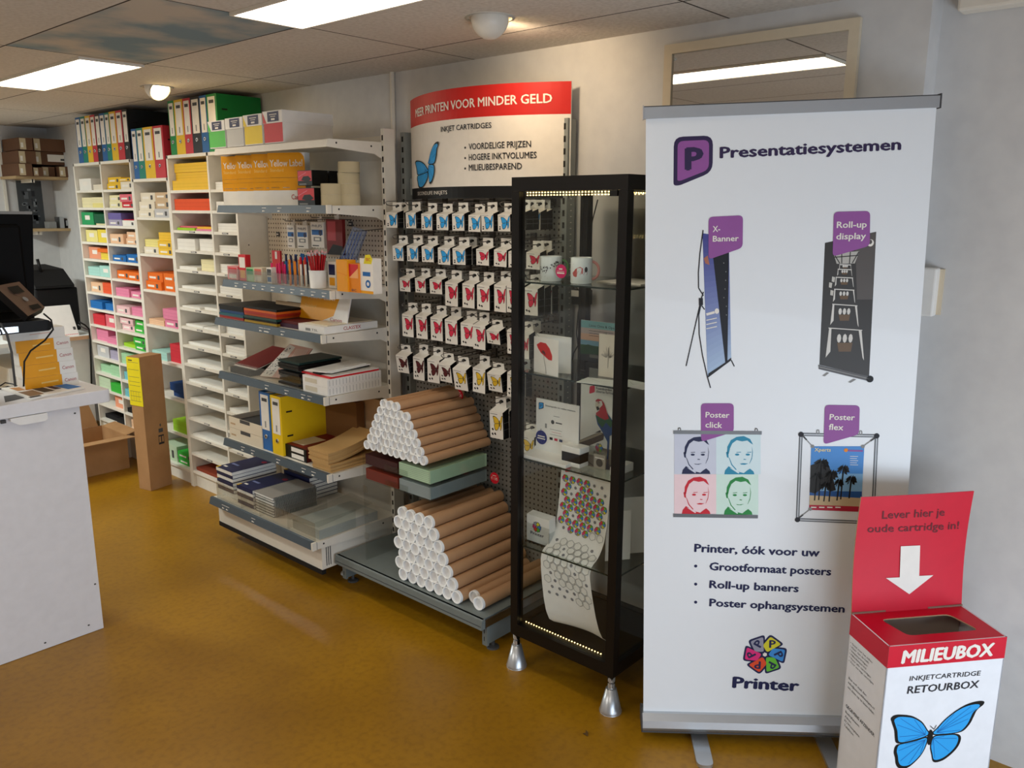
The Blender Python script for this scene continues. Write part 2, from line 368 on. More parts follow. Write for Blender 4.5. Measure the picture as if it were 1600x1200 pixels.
# ------------------------------------------------------------------ white paper racks
RX0, RX1 = 2.55, 2.80
ABZ = [1.974-.1245*k for k in range(15)]
CZ = [1.788-.2405*k for k in range(7)]+[.105]
DZ = [1.957-.1225*k for k in range(15)]+[.115]
def rack(label, ys, top, zs):
    """ys: side and divider positions from left (far) to right (near); zs: shelf tops for each column"""
    t = thing('paper_rack', ((RX0+RX1)/2, (ys[0]+ys[-1])/2, 0), label, 'rack', 'white paper racks along the wall')
    for y in ys:
        p = MB().box(RX0, RX1, y-.009, y+.009, 0, top, 'rack_white')
        if y == ys[-1]:
            for z in (.3, .62, .95, 1.28, 1.64, 1.9): p.disc(FY(RX0, y-.0095, 0), .06, z, .004, .004, 'slot_dark', 8); p.disc(FY(RX0, y-.0095, 0), .2, z, .004, .004, 'slot_dark', 8)
        obj('side_panel', p, t)
    obj('top_panel', MB().box(RX0, RX1, ys[-1]-.008, ys[0]+.008, top-.018, top+.001, 'rack_white'), t)
    obj('back_panel', MB().box(RX1-.006, RX1, ys[-1]+.009, ys[0]-.009, .02, top-.02, 'rack_white'), t)
    for a, b, z_ in zip(ys, ys[1:], zs):
        for k, z in enumerate(z_):
            s = MB().box(RX0+.002, RX1-.006, b+.0092, a-.0092, z-.017, z, 'rack_white')
            o = obj('shelf', s, t)
            if len(zs) == 2 and a < 5.3 and k > 1 and k < 15:
                F = FX(RX0+.002, (a+b)/2, z-.009)
                obj('label_slot', MB().rect(F, -.035, -.004, .035, .005, 'dark_grey').rect(F, -.028, -.001, .02, .002, 'paper', .0012), o)
    obj('plinth', MB().box(RX0+.02, RX0+.035, ys[-1]+.009, ys[0]-.009, 0, min(min(z) for z in zs)-.0175, 'rack_white'), t)
    return t
rack('white paper rack of two narrow columns with ten binders on top', [6.6, 6.14, 5.672], 2.165, [ABZ, ABZ])
rack('lower white paper rack of one column with tall compartments and four binders on top', [5.652, 5.17], 2.035, [CZ])
rack('white paper rack with shallow labelled trays, six binders on top', [5.15, 4.655, 4.37], 2.168, [DZ, [1.957]+DZ[1:]])
PC = dict(white='ebe8e0', cream='ece2b4', ivory='e9dfca', green='2a9a5c', darkgreen='14583a', yellow='ead24a', gold='eec022', paleyellow='ecdf8e', salmon='e89a78', orange='e8701c', redorange='e2562c',
          cyan='a8d6cc', aqua='74bfc8', peach='ecc09a', blue='1c6cb4', darkblue='183f78', red='cf2f3c', rose='dd6a78', pink='e283a4', palepink='ecc0c4', lavender='a9a2ba', purple='6f64a4',
          mint='a4d2a8', palegreen='c4d8b8', lime='9ccb2c', brightgreen='3cb43e', black='161518', grey='c2c2c4', tan='cdb08a', crimson='c02038', brown='8a3a24')
PN = dict(paleyellow='pale yellow', darkgreen='dark green', redorange='orange red', darkblue='dark blue', palepink='pale pink', palegreen='pale green', brightgreen='bright green')
COLN = ['leftmost', 'second', 'third', 'fourth', 'fifth']
def fill(ci, yl, yr, zs, top, rows):
    heights = [top-zs[0]]+[a-b for a, b in zip(zs, zs[1:])]
    for k, row in enumerate(rows):
        if not row: continue
        cols = row.split(','); n = len(cols); w = (yl-yr-.024)/n
        for j, cell in enumerate(cols):
            if not cell: continue
            z = zs[k]+.0005; y1 = yl-.012-w*j; parts = cell.split('+')
            for q, it in enumerate(parts):
                c, h = it.split(':'); lab = c.endswith('*'); wr = c.endswith('#'); c = c.rstrip('*#'); h = float(h)*(heights[k]-.018)
                x0 = RX0+.012+random.uniform(0, .03); ya, yb = y1-w+.004, y1-.004-random.uniform(0, .006)
                m = MB().box(x0, min(x0+.22, 2.79), ya, yb, z, z+h, cm(PC[c], .45 if wr else .75)); F = FX(x0, yb, z); L = yb-ya
                if lab: m.rect(F, L*.3, h*.4, L*.7, h*.75, 'label_white')
                if wr:
                    m.rect(F, L*.06, h*.1, L*.94, h*.9, cm(PC[c], .3), .001); m.rect(F, L*.12, h*.3, L*.55, h*.55, 'label_white', .0014)
                    m.rect(F, L*.66, h*.2, L*.8, h*.7, 'dark_grey', .0014)
                if not wr and not lab and h > .03:
                    for s_ in (.33, .66): m.line(F, [(0, h*s_), (L, h*s_)], .0012, cm('%02x%02x%02x' % tuple(int(int(PC[c][i:i+2], 16)*.86) for i in (0, 2, 4)), .8))
                side = ('left half', 'right half')[j] if n == 2 else 'full width'
                lev = '' if len(parts) == 1 else (' bottom' if q == 0 else ' top' if q == len(parts)-1 else ' middle')
                kind = 'wrapped paper ream' if wr else 'labelled paper box' if lab else 'paper stack'
                obj('paper_ream' if wr else 'paper_box' if lab else 'paper_stack', m,
                    label=f"{PN.get(c, c)} {kind},{lev} {side} of the {ORD[k]} compartment down, {COLN[ci]} rack column".replace(',  ', ', '), cat='paper', group='coloured paper in the white racks')
                z += h+.0006
fill(0, 6.6, 6.14, ABZ, 2.165, ['white*:.48,ivory:.22', 'cream:.68,paleyellow:.3+cream:.38', 'green*:.85,cream:.12+darkgreen:.62', 'paleyellow*:.8,yellow*:.86', 'salmon*:.78,yellow:.5+orange:.24', 'cyan:.6,cyan*:.74',
    'peach#:.66,redorange:.72', 'blue:.52,blue:.46', 'red:.72,rose*:.84', 'pink:.86,pink:.42', 'grey*:.84,lavender:.6', 'mint:.52,mint:.72', 'palegreen:.82,brightgreen:.62', ',salmon*:.82', 'black:.3,black:.3'])
fill(1, 6.14, 5.672, ABZ, 2.165, ['gold#:.24+gold#:.24,ivory#:.3+gold#:.12', 'cream#:.4+cream#:.4,red#:.36+rose#:.48', 'lavender#:.4+purple:.42,white#:.36+crimson:.06', 'peach#:.62,peach#:.38+peach#:.4', 'blue#:.4,blue#:.52', 'orange#:.52,orange#:.54',
    'pink:.54,pink#:.42', 'palepink#:.5,pink:.54', 'palepink#:.42+palepink#:.4,brightgreen#:.42+brightgreen#:.42', 'lime:.24,brightgreen#:.42+brightgreen#:.42', 'mint:.7,palegreen#:.56', 'aqua:.54,aqua:.36+aqua:.36', 'aqua:.5,aqua:.46', 'black:.3,black:.26', 'peach:.6,peach:.6'])
fill(2, 5.652, 5.17, CZ, 2.035, ['ivory#:.19+ivory#:.25+ivory#:.25,grey#:.24+tan#:.25+tan#:.2', 'ivory#:.2+paleyellow:.22,gold#:.2+gold#:.2+gold:.24', 'orange#:.25+orange#:.25,orange#:.26+orange#:.26', 'peach:.16,pink#:.25+pink:.3',
    'cyan:.26,red:.25+red:.3', ',darkblue:.2+darkblue:.24', ',lime:.36', 'palegreen#:.5,brightgreen#:.2+brightgreen#:.2'])
fill(3, 5.15, 4.655, DZ, 2.168, ['gold:.3+gold:.25+gold:.28', 'redorange:.66', 'lime:.14+rose:.1,pink:.1+gold:.12', 'white:.66,white:.7', 'white:.18,cream:.66']+['white:.16', 'white:.1,white:.14', 'white:.14,white:.12', 'white:.16', 'white:.2', 'white:.12', 'white:.1', '', 'white:.1', '', 'brown:.2'])
fill(4, 4.655, 4.37, DZ, 2.168, ['white:.22', 'white:.5', 'white:.46', 'white:.4', 'white:.5', 'white:.44', 'white:.4', 'white:.5', 'white:.46', 'white:.34', 'white:.2', 'white:.2', 'white:.1', 'white:.1'])
# lever arch binders
def make_binder(colname, w):
    def mk():
        col = cm(BC[colname], .42); t = thing('lever_arch_binder', (0, 0, 0), 'x', 'binder')
        b = MB(); h, d = .318, .285
        b.box(0, .004, -w/2, w/2, 0, h, col).box(.004, d, -w/2, -w/2+.0035, 0, h, col).box(.004, d, w/2-.0035, w/2, 0, h, col)
        b.box(.02, d-.02, -w/2+.004, w/2-.004, .004, h-.012, 'soft_black' if colname == 'black' else 'paper')
        obj('cover', b, t); F = FX(0, w/2, 0)
        sl = MB().rect(F, w*.14, .112, w*.86, h-.014, 'label_white', .001).rect(F, w*.26, h-.05, w*.74, h-.032, 'dark_grey', .0016).rect(F, w*.44, .125, w*.56, .16, 'grey', .0016)
        obj('spine_label', sl, t, 'white spine label')
        ring = MB().lathe((-.001, 0, .075), [(.006, .004), (.011, .004), (.0125, .001), (.0125, -.002)], 'chrome', 16, (-1, 0, 0)).disc(F, w/2, .075, .009, .013, 'slot_dark', 14, .0022)
        obj('finger_hole', ring, t, 'dark finger hole')
        k = MB(); G = FY(0, -w/2, 0)
        for z in (.1, .23): k.fbox(G, .03, .065, z, z+.008, 0, .0015, 'slot_dark')
        obj('ring_slots', k, t)
        return t
    return mk
BC = dict(blue='1e5f9e', teal='14806e', yellow='e6bb1c', red='c3303a', black='1d1d20', green='17863f', wide_blue='2468ae', wide_yellow='f0c81a')
def binders(pxs, cols, z, where, x, group, gap=.0012):
    k = 0
    for (a, b), c in zip(zip(pxs, pxs[1:]), cols):
        ya = onX(a, 230, x).y; yb = onX(b, 230, x).y; w = ya-yb-gap
        inst(('binder', c, round(w, 2)), make_binder(c, w), (x, (ya+yb)/2, z), f"{c} lever arch binder, {ORD[k]} from left {where}", 'binder', group); k += 1
binders([121.5, 129, 136.5, 144.5, 152, 159.5, 167, 174.5, 184.5, 194.5, 203.5], 'blue teal yellow red black blue teal yellow red black'.split(), 2.167, 'of ten atop the leftmost rack', 2.557, 'binders atop the leftmost rack')
binders([206.5, 214.5, 224.5, 240, 256], 'blue teal yellow red'.split(), 2.037, 'of four atop the lower rack', 2.557, 'binders atop the lower rack')
binders([267, 276.5, 290, 302, 316.5, 327, 343], 'green yellow red black blue green'.split(), 2.17, 'of six under the ceiling above yellow paper', 2.557, 'binders atop the rack with yellow paper')
# ------------------------------------------------------------------ white gondola shelving with stationery
GY0, GY1 = 3.20, 4.20
SH = [(2.347, 2.16), (2.347, 1.862), (2.347, 1.466), (2.285, 1.262), (2.285, .962), (2.285, .575), (2.175, .255)]
gon = thing('gondola_shelf', (2.45, 3.7, 0), 'white metal shop shelving stacked with stationery, between the paper racks and the grey pegboard bay', 'shelving')
for y in (GY0-.012,):
    u = MB().box(2.665, 2.73, y, y+.024, .02, 2.225, 'metal_white')
    F = FX(2.665, y+.024, 0)
    for k in range(42): u.rect(F, .007, .12+.05*k, .017, .145+.05*k, 'slot_dark', .0008)
    obj('upright', u, gon)
obj('pegboard_panel', MB().box(2.735, 2.742, GY0+.012, GY1+.15, 1.47, 1.84, 'peg_beige'), gon, 'beige perforated back panel')
obj('back_panel', MB().box(2.735, 2.742, GY0+.012, GY1+.15, .2, 1.465, 'metal_white').box(2.735, 2.742, GY0+.012, GY1+.15, 1.845, 2.2, 'metal_white'), gon)
for i, (x, z) in enumerate(SH):
    base = i == 6; th = .036
    s = MB().box(x+.012, 2.70, GY0+.014, GY1-.014, z-.022, z, 'metal_white')
    if i == 0: s.prism(Fr((0, GY0+.004, 0), (1, 0, 0), (0, 0, 1)), [(x, z-.004), (x+.014, z-.0002), (x+.014, z-.036), (x-.006, z-.036)], -(GY1-GY0-.008), 0, 'metal_white')
    o = obj('shelf_board', s, gon)
    for y in (GY0+.006, GY1-.012):
        b = MB().prism(Fr((0, y, 0), (1, 0, 0), (0, 0, 1)), [(x+.006, z), (2.664, z+.002), (2.664, z-.075), (2.62, z-.055), (x+.006, z-.036)], -.006, 0, 'metal_white')
        if y < GY0+.1:
            G = FY(0, y, 0); b.disc(G, x+.05, z-.016, .005, .005, 'slot_dark', 8, .0008); b.disc(G, 2.6, z-.02, .005, .005, 'slot_dark', 8, .0008)
        obj('bracket', b, o)
    if i:
        y0, y1 = GY0+.004, GY1-.004; F = FX(x, y1, z); L = y1-y0
        r = MB().prism(Fr((0, y0, 0), (1, 0, 0), (0, 0, 1)), [(x-.004, z+.002), (x+.011, z+.002), (x+.011, z-.036), (x-.014, z-.036)], -L, 0, 'rail_slate')
        Q = Fr((x-.0142, y1, z-.036), (0, -1, 0), (.01, 0, .038))
        for n in range(3 if i in (1, 6) else 10 if i == 2 else 5):
            a = (random.uniform(.08, .9) if i != 2 else .13+.088*n)*L
            r.rect(Q, a, .007, a+.014, .013, 'label_white').rect(Q, a+.017, .007, a+.022, .012, 'label_white').rect(Q, a-.008, .024, a+.03, .0265, 'label_white')
        r.fbox(FX(x, y0+.012, z), 0, .0125, -.037, .003, -.008, .0165, 'metal_white')
        obj('price_rail', r, o, 'slate grey price rail')
pl = MB().box(2.215, 2.235, GY0+.012, GY1-.004, .1, .222, 'metal_white').box(2.212, 2.236, GY0+.012, GY1-.004, .075, .1, 'soft_black')
G = FY(0, GY0+.012, 0)
pl.box(2.235, 2.66, GY0+.012, GY0+.02, .1, .222, 'metal_white')
for k in range(3): pl.fbox(G, 2.24+.012*k, 2.245+.012*k, .115, .212, 0, .001, 'dark_grey')
obj('plinth', pl, gon)
for x, y in ((2.40, GY0+.07), (2.34, GY1-.05), (2.62, GY0+.05), (2.62, GY1-.05)):
    obj('foot', MB().lathe((x, y, 0), [(0, 0), (.03, 0), (.028, .008), (.012, .016), (.008, .03), (.008, .1)], 'cap_white', 18), gon)
# clear fronts on three shelves
def tray(x, z, ys, h, label):
    t = thing('acrylic_divider', (x+.01, (ys[0]+ys[-1])/2, z), label, 'shelf divider', 'clear plastic dividers on the shelves')
    obj('front_lip', MB().box(x+.012, x+.015, ys[-1], ys[0], z+.003, z+h, 'acrylic_lip'), t)
    for y in ys: obj('divider', MB().box(x+.0155, x+.26, y-.0012, y+.0012, z+.002, z+h*1.05, 'acrylic'), t)
tray(2.347, 1.466, [4.17, 4.07, 3.99, 3.90, 3.80, 3.72, 3.63, 3.54, 3.46], .06, 'clear plastic dividers holding pens and markers on the third shelf down')
tray(2.285, .962, [4.18, 3.44], .065, 'clear plastic tray front holding papers on the fifth shelf down')
tray(2.175, .255, [4.15, 3.9, 3.72, 3.46, 3.22], .095, 'clear plastic tray front around the books on the bottom shelf')
def put(name, label, cat, px0, px1, py, x, z, d, m, group=None, tilt=0, bevel=0, deco=None):
    """a box standing on height z whose front spans px0..px1 and reaches up to py on the plane x"""
    yl, yr, zt = span(px0, px1, py, x); b = MB().box(x, x+d, yr, yl, z, zt, m)
    if deco: deco(b, FX(x, yl, z), yl-yr, zt-z)
    o = obj(name, b, label=label, cat=cat, group=group, bevel=bevel)
    if tilt: o.rotation_euler.z = tilt
    return o
# top shelf: four long white cartons with coloured ends
for k, (a, b, top, c, n) in enumerate(((325, 351, 189, '58c04a', 'green'), (352, 379, 184, 'c9c6be', 'grey'), (380, 409, 179, 'f0d012', 'yellow'), (410.5, 441, 173, 'cf2b30', 'red'))):
    yl, yr, zt = span(a, b, top, 2.35); z = 2.1605; t = thing('archive_carton', (2.5, (yl+yr)/2, z), f'long white lidded carton with a {n} end and purple price label, on the top shelf', 'carton', 'cartons with coloured ends on the top shelf')
    zl = z+(zt-z)*.62
    body = MB().box(2.35, 2.64, yr+.003, yl-.003, z, zl+.02, 'white'); F = FX(2.35, yl, z); L = yl-yr; body.rect(F, .004, .004, L-.004, zl-z+.018, cm(c, .5))
    obj('body', body, t)
    lid = MB().box(2.346, 2.644, yr, yl, zl, zt, 'white'); F = FX(2.346, yl, zl); h = zt-zl
    if n != 'grey': lid.poly(F, [(.002, h-.004), (.002, .001), (L*.2, .001)], cm(c, .5))
    lid.rect(F, L*.26, h*.12, L*.84, h*.92, 'navy', .0008).rect(F, L*.36, h*.66, L*.74, h*.72, 'label_white', .0013).rect(F, L*.42, h*.5, L*.68, h*.55, 'label_white', .0013).rect(F, L*.45, h*.22, L*.64, h*.38, 'label_white', .0013)
    obj('lid', lid, t, 'white lid with purple label')
# second shelf: four reams fanned towards the room
AY = math.radians(24)
for k, a in enumerate((348, 370.5, 395.5, 420.5)):
    p = onX(a, 290, 2.395); z = 1.8635; F = Fr((2.395, p.y, z), (math.sin(AY), -math.cos(AY), 0), (0, 0, 1)); L, H = .212, .258
    r = MB().fbox(F, 0, L, 0, H, -.048, 0, 'paper')
    r.poly(F, [(0, .075), (L, .075), (L, H-.045), (L-.004, H-.02), (L-.016, H-.005), (L-.03, H), (0, H)], 'canon_y')
    r.text(F, 'Yellow Label', (.012, H-.066), (L-.014, H-.066), .032, 'paper', .012); r.text(F, 'Standard', (.012, H-.092), (.088, H-.092), .015, cm('f6cf7c'))
    if k == 3: r.text(F, 'Canon', (L-.085, .03), (L-.012, .03), .024, 'canon_red', .012)
    r.rect(F, .012, .135, L-.05, .138, cm('f6cf7c')).rect(F, .012, .115, .1, .118, cm('f6cf7c')).rect(F, .012, .086, .06, .09, 'paper').rect(F, .08, .086, .12, .09, 'paper')
    obj('paper_ream', r, label=['standing yellow label paper ream furthest left, mostly covered by the next', 'second standing yellow label paper ream from the left', 'third standing yellow label paper ream from the left', 'frontmost standing yellow label paper ream showing its full orange face'][k], cat='paper ream', group='yellow label reams on the second shelf')
def mousebox(b, F, L, h):
    b.rect(F, .003, h*.3, L-.003, h-.003, 'red').poly(F, [(L*.25, h*.35), (L*.4, h*.6), (L*.75, h*.62), (L*.95, h*.4), (L*.7, h*.25)], 'black', .001).line(F, [(L*.05, h*.55), (L*.6, h*.85)], .004, cm('e88090'), .0014)
    b.rect(F, L*.1, h*.05, L*.6, h*.12, 'grey', .001)
put('mouse_box', 'red and black computer mouse box, upper of two stacked beside the paper reams', 'box', 464.5, 487, 266, 2.40, 1.958, .09, 'black', 'red mouse boxes', deco=mousebox)
put('mouse_box', 'red and black computer mouse box, lower of two stacked beside the paper reams', 'box', 464.5, 491, 293.5, 2.40, 1.8635, .09, 'black', 'red mouse boxes', deco=mousebox)
def sidelab(b, F, L, h): b.rect(F, L*.2, h*.4, L*.8, h*.85, 'label_white').rect(F, L*.35, h*.45, L*.65, h*.8, 'dark_grey', .0012)
put('small_box', 'black box with white label standing behind the red mouse boxes', 'box', 502, 514, 267, 2.52, 1.8635, .1, 'black', deco=sidelab)
def make_tape():
    r, h = .052, .05; t = thing('tape_roll', (0, 0, 0), 'x', 'tape')
    obj('tape', MB().lathe((0, 0, 0), [(.04, .001), (r, 0), (r, h), (.04, h-.001)], mat('clear_tape', 'd3c6a4', .15, coat=.6), 32), t)
    obj('core', MB().lathe((0, 0, 0), [(.037, .001), (.0398, .001), (.0398, h-.002), (.037, h-.002), (.037, .001)], 'cap_white', 32), t)
    return t
for x, py, ks, where in ((2.43, 518, 2, 'front'), (2.50, 546, 4, 'back')):
    y = onX(py, 300, x).y
    for k in range(ks):
        inst('tape', make_tape, (x, y+random.uniform(-.003, .003), 1.863+.0505*k), f"clear packing tape roll, {ORD[k]} from the bottom of the {'shorter front' if where == 'front' else 'taller right hand'} stack", 'tape', 'packing tape rolls on the second shelf')
# third shelf: hanging goods on the beige pegboard
def hang(px0, px1, py0, py1, x, name, label, cat, m, deco=None, d=.02, group=None, ry=0):
    yl, yr, zt = span(px0, px1, py0, x); zb = onX((px0+px1)/2, py1, x).z
    t = thing(name, (x+d, (yl+yr)/2, zt), label, cat, group); L = yl-yr; h = zt-zb
    b = MB().box(x, x+d, yr, yl, zb, zt, m)
    if deco: deco(b, FX(x, yl, zb), L, h)
    obj('pack', b, t)
    obj('hang_tab', MB().box(x+d-.002, x+d, (yl+yr)/2-.018, (yl+yr)/2+.018, zt, zt+.03, 'label_white'), t)
    if ry: t.rotation_euler.x = ry
    w = MB().tube([(2.735, (yl+yr)/2, zt+.022), (x-.03, (yl+yr)/2, zt+.024), (x-.04, (yl+yr)/2, zt+.034)], .0024, 'wire')
    tag(obj('peg_hook', w), f'wire hook of the beige pegboard behind the ' + (label.split(', ')[1].replace(' on hooks', '') + ' memory stick pack' if ',' in label else 'dark red accessory pack'), 'hook', 'wire hooks on the beige pegboard')
def usb(b, F, L, h):
    b.text(F, 'PHILIPS', (L*.12, h*.8), (L*.88, h*.8), h*.1, 'navy').rect(F, L*.08, h*.5, L*.92, h*.7, 'blue').disc(F, L*.75, h*.58, L*.13, L*.13, 'navy', 12, .0012)
    b.rect(F, L*.2, h*.25, L*.8, h*.42, 'grey').rect(F, L*.32, h*.29, L*.68, h*.38, 'label_white', .0012).rect(F, L*.1, h*.06, L*.6, h*.1, 'dark_grey')
hang(448, 459, 352, 387, 2.66, 'usb_stick_pack', 'white and blue memory stick pack, leftmost of three on hooks', 'blister pack', 'label_white', usb, group='memory stick packs')
hang(463, 480, 352, 388, 2.62, 'usb_stick_pack', 'white and blue memory stick pack, middle of three on hooks', 'blister pack', 'label_white', usb, group='memory stick packs')
hang(485, 505, 347, 387, 2.6, 'usb_stick_pack', 'white and blue memory stick pack, rightmost of three on hooks', 'blister pack', 'label_white', usb, group='memory stick packs')
def redp(b, F, L, h): b.rect(F, L*.08, h*.4, L*.6, h*.95, cm('b84a50')).poly(F, [(0, 0), (L, .0), (L, h*.25), (L*.4, h*.3)], 'black', .001)
hang(509, 534, 343, 398, 2.6, 'cable_pack', 'dark red accessory pack on a hook right of the memory sticks', 'blister pack', 'dark_red', redp)
yl, yr, zt = span(530, 560, 362, 2.58); q = MB(); F = FX(2.6, yl, zt-.16)
q.prism(F, [(-.06, -.03), (.07, -.045), (.2, .165), (.10, .185)], 0, .012, 'blue_plastic')
for k in range(4): q.line(F, [(-.03+.025*k, -.025), (.095+.025*k, .16)], .004, cm('3a5aa8', .3), .0135)
obj('zip_bag_bundle', q, label='bundle of translucent blue plastic sleeves hanging askew on the beige pegboard', cat='plastic sleeves')
obj('peg_hook', MB().tube([(2.735, yr, zt+.012), (2.55, yr-.004, zt+.004)], .0024, 'wire').tube([(2.735, yr+.25, zt+.055), (2.62, yr+.3, zt+.06), (2.5, yr+.42, zt+.05)], .0024, 'wire'), label='long bare wire hook sticking out at upper left of the beige pegboard', cat='hook')
for px, py in ((432, 366), (545, 350)):
    y, _, z = span(px, px+10, py, 2.73)
    obj('hook_price_tag', MB().box(2.728, 2.7345, y-.028, y, z-.012, z+.012, 'dark_grey').rect(FX(2.728, y, z), .004, -.003, .024, .003, 'label_white'), label='small dark price tag on the beige pegboard, ' + ('left of the memory sticks' if px < 500 else 'above the blue sleeves'), cat='price tag', group='price tags on the beige pegboard')
# small goods standing on the third shelf
Z3 = 1.4675
n = 0
for r, (zz, x) in enumerate(((Z3, 2.60), (Z3+.052, 2.60))):
    for k in range(9):
        y = 4.11-.05*k
        m = MB().box(x, x+.09, y-.046, y, zz, zz+.05, 'label_white'); F = FX(x, y, zz)
        m.rect(F, .006, .028, .04, .044, 'dark_grey').rect(F, .01, .006, .026, .02, 'red' if k % 3 else 'blue')
        obj('refill_box', m, label=f"small white refill box, {ORD[k]} from left in the {'upper' if r else 'lower'} row below the beige pegboard", cat='box', group='small refill boxes below the pegboard')
obj('sticker_pack', MB().box(2.55, 2.56, 3.95, 4.03, Z3, Z3+.155, 'red').rect(FX(2.55, 4.03, Z3), .03, .11, .05, .15, 'label_white'), label='red card peeking above the refill boxes at the left of the third shelf', cat='card')
def stripes(c1, c2):
    def f(b, F, L, h):
        b.rect(F, L*.1, h*.5, L*.9, h*.9, c1); b.rect(F, L*.15, h*.1, L*.85, h*.4, c2)
    return f
for a, b, top, d, c, lab, de in ((355, 371, 416, .05, cm('dc8a8c', .4), 'pale red eraser pack', stripes('red', 'label_white')), (372, 383, 398, .03, 'red', 'tall red glue stick card', stripes('label_white', 'amber')), (384, 396, 418, .05, cm('a8cf9a', .4), 'light green marker pack', stripes('green', 'mint')), (396, 409, 418, .05, 'beige', 'beige correction tape box', stripes(cm('d8705c'), 'label_white')), (416, 424, 418, .04, 'label_white', 'small white and dark pen box', stripes('dark_grey', 'blue'))):
    put('stationery_pack', lab + ' in the clear dividers on the third shelf', 'stationery', a, b, top, 2.372, Z3, d, c, 'small stationery in the dividers', deco=de)
def holder(px0, px1, py, x, n, mk, nm, lab, cat, grp):
    yl, yr, zt = span(px0, px1, py, x)
    for k in range(n):
        mk(x+.018*(k % 3), yl-(yl-yr)*(k+.5)/n, zt, k, nm, f"{lab}, {ORD[k]} from the left", cat, grp)
def marker(col, cap):
    def mk(x, y, zt, k, nm, lab, cat, grp):
        t = thing(nm, (x, y, Z3), lab, cat, grp); dx = random.uniform(-.004, .004); zt -= random.uniform(0, .012)
        obj('barrel', MB().cyl((x, y, Z3+.001), (x+dx, y+dx, zt-.035), .0055, .0055, col, 8), t); obj('cap', MB().cyl((x+dx, y+dx, zt-.035), (x+dx, y+dx, zt), .006, .005, cap, 8), t)
    return mk
holder(422, 442, 409, 2.39, 5, marker('hot_pink', 'hot_pink'), 'highlighter', 'bright pink highlighter in the dividers on the third shelf', 'highlighter', 'pink highlighters')
holder(445, 459, 397, 2.42, 5, marker('blue', 'navy'), 'ballpoint_pen', 'blue ballpoint pen in the dividers behind the orange markers', 'pen', 'blue pens')
holder(451, 467, 406, 2.38, 6, marker('orange', 'orange'), 'marker_pen', 'orange marker pen in the dividers on the third shelf', 'marker', 'orange markers')
holder(468, 478, 401, 2.39, 4, marker('label_white', 'red'), 'fineliner', 'white pen with red cap between markers and pencil cup', 'pen', 'white pens with red caps')
holder(460, 476, 396, 2.45, 4, marker('navy', 'blue'), 'ballpoint_pen', 'dark blue pen standing behind the white red capped pens', 'pen', 'dark blue pens')
# cup of red pencils
yl, yr, zt = span(483.5, 509, 422, 2.40); cy = (yl+yr)/2; r = (yl-yr)/2*.62
t = thing('pencil_cup', (2.40, cy, Z3), 'white plastic cup full of red pencils on the third shelf', 'cup')
obj('cup', MB().lathe((2.40, cy, Z3), [(0, 0), (r*.92, 0), (r, zt-Z3-.008), (r*1.04, zt-Z3-.007), (r*1.04, zt-Z3), (r*.95, zt-Z3), (r*.88, .004), (0, .004)], 'cap_white', 28), t)
def make_pencil():
    t = thing('pencil', (0, 0, 0), 'x', 'pencil')
    obj('barrel', MB().cyl((0, 0, 0), (0, 0, .15), .0036, .0036, 'pencil_red', 6), t)
    obj('eraser', MB().cyl((0, 0, .15), (0, 0, .158), .0037, .0037, 'steel', 8).cyl((0, 0, .158), (0, 0, .166), .0034, .003, 'palerub', 8), t)
    return t
pc = 0
for ring, cnt in ((.004, 3), (.5, 8), (.84, 16)):
    for k in range(cnt):
        a = 6.2832*k/cnt+ring; rr = r*.42*ring if ring > .1 else .004; lean = .22*ring
        where = 'at the middle' if ring < .1 else 'in the inner ring' if ring < .6 else 'in the outer ring'
        inst('pencil', make_pencil, (2.40+math.cos(a)*rr, cy+math.sin(a)*rr, Z3+.008+random.uniform(0, .012)), 'red pencil with a pale eraser end, one of the bunch crowding the white cup', 'pencil', 'red pencils in the white cup', rot=(-math.sin(a)*lean, math.cos(a)*lean, 0))
def bic(b, F, L, h): b.text(F, 'BIC', (L*.2, h*.82), (L*.8, h*.82), h*.09, 'navy').disc(F, L*.5, h*.25, L*.25, L*.25, 'grey').rect(F, L*.15, h*.45, L*.85, h*.6, 'amber').rect(F, L*.2, h*.5, L*.7, h*.54, 'navy', .0012)
put('pen_box', 'white and amber open pen box behind the pencil cup', 'box', 512, 524, 409, 2.44, Z3, .06, 'label_white', 'pen boxes on the third shelf', deco=stripes('navy', 'amber'))
put('pen_box', 'plain amber pen box leaning beside the pencil cup on the third shelf', 'box', 525, 542, 406, 2.372, Z3, .05, 'amber', 'pen boxes on the third shelf', deco=lambda b, F, L, h: b.poly(F, [(0, h), (L, h*.95), (L, h*.55), (L*.7, h*.45), (L, h*.3), (L, 0), (L*.1, 0)], cm('f0a030'), .001).line(F, [(L*.1, h*.6), (L*.95, h*.52)], .003, 'orange', .0015))
put('pen_box', 'orange and red open pen box between two amber boxes', 'box', 543, 561, 412, 2.38, Z3, .05, 'orange', 'pen boxes on the third shelf', deco=lambda b, F, L, h: b.rect(F, L*.1, h*.55, L*.9, h*.98, 'red').poly(F, [(L*.1, h*.5), (L*.9, h*.85), (L*.9, h*.5)], cm('f6b070'), .001).text(F, 'BIC', (L*.3, h*.04), (L*.7, h*.04), h*.08, 'navy'))
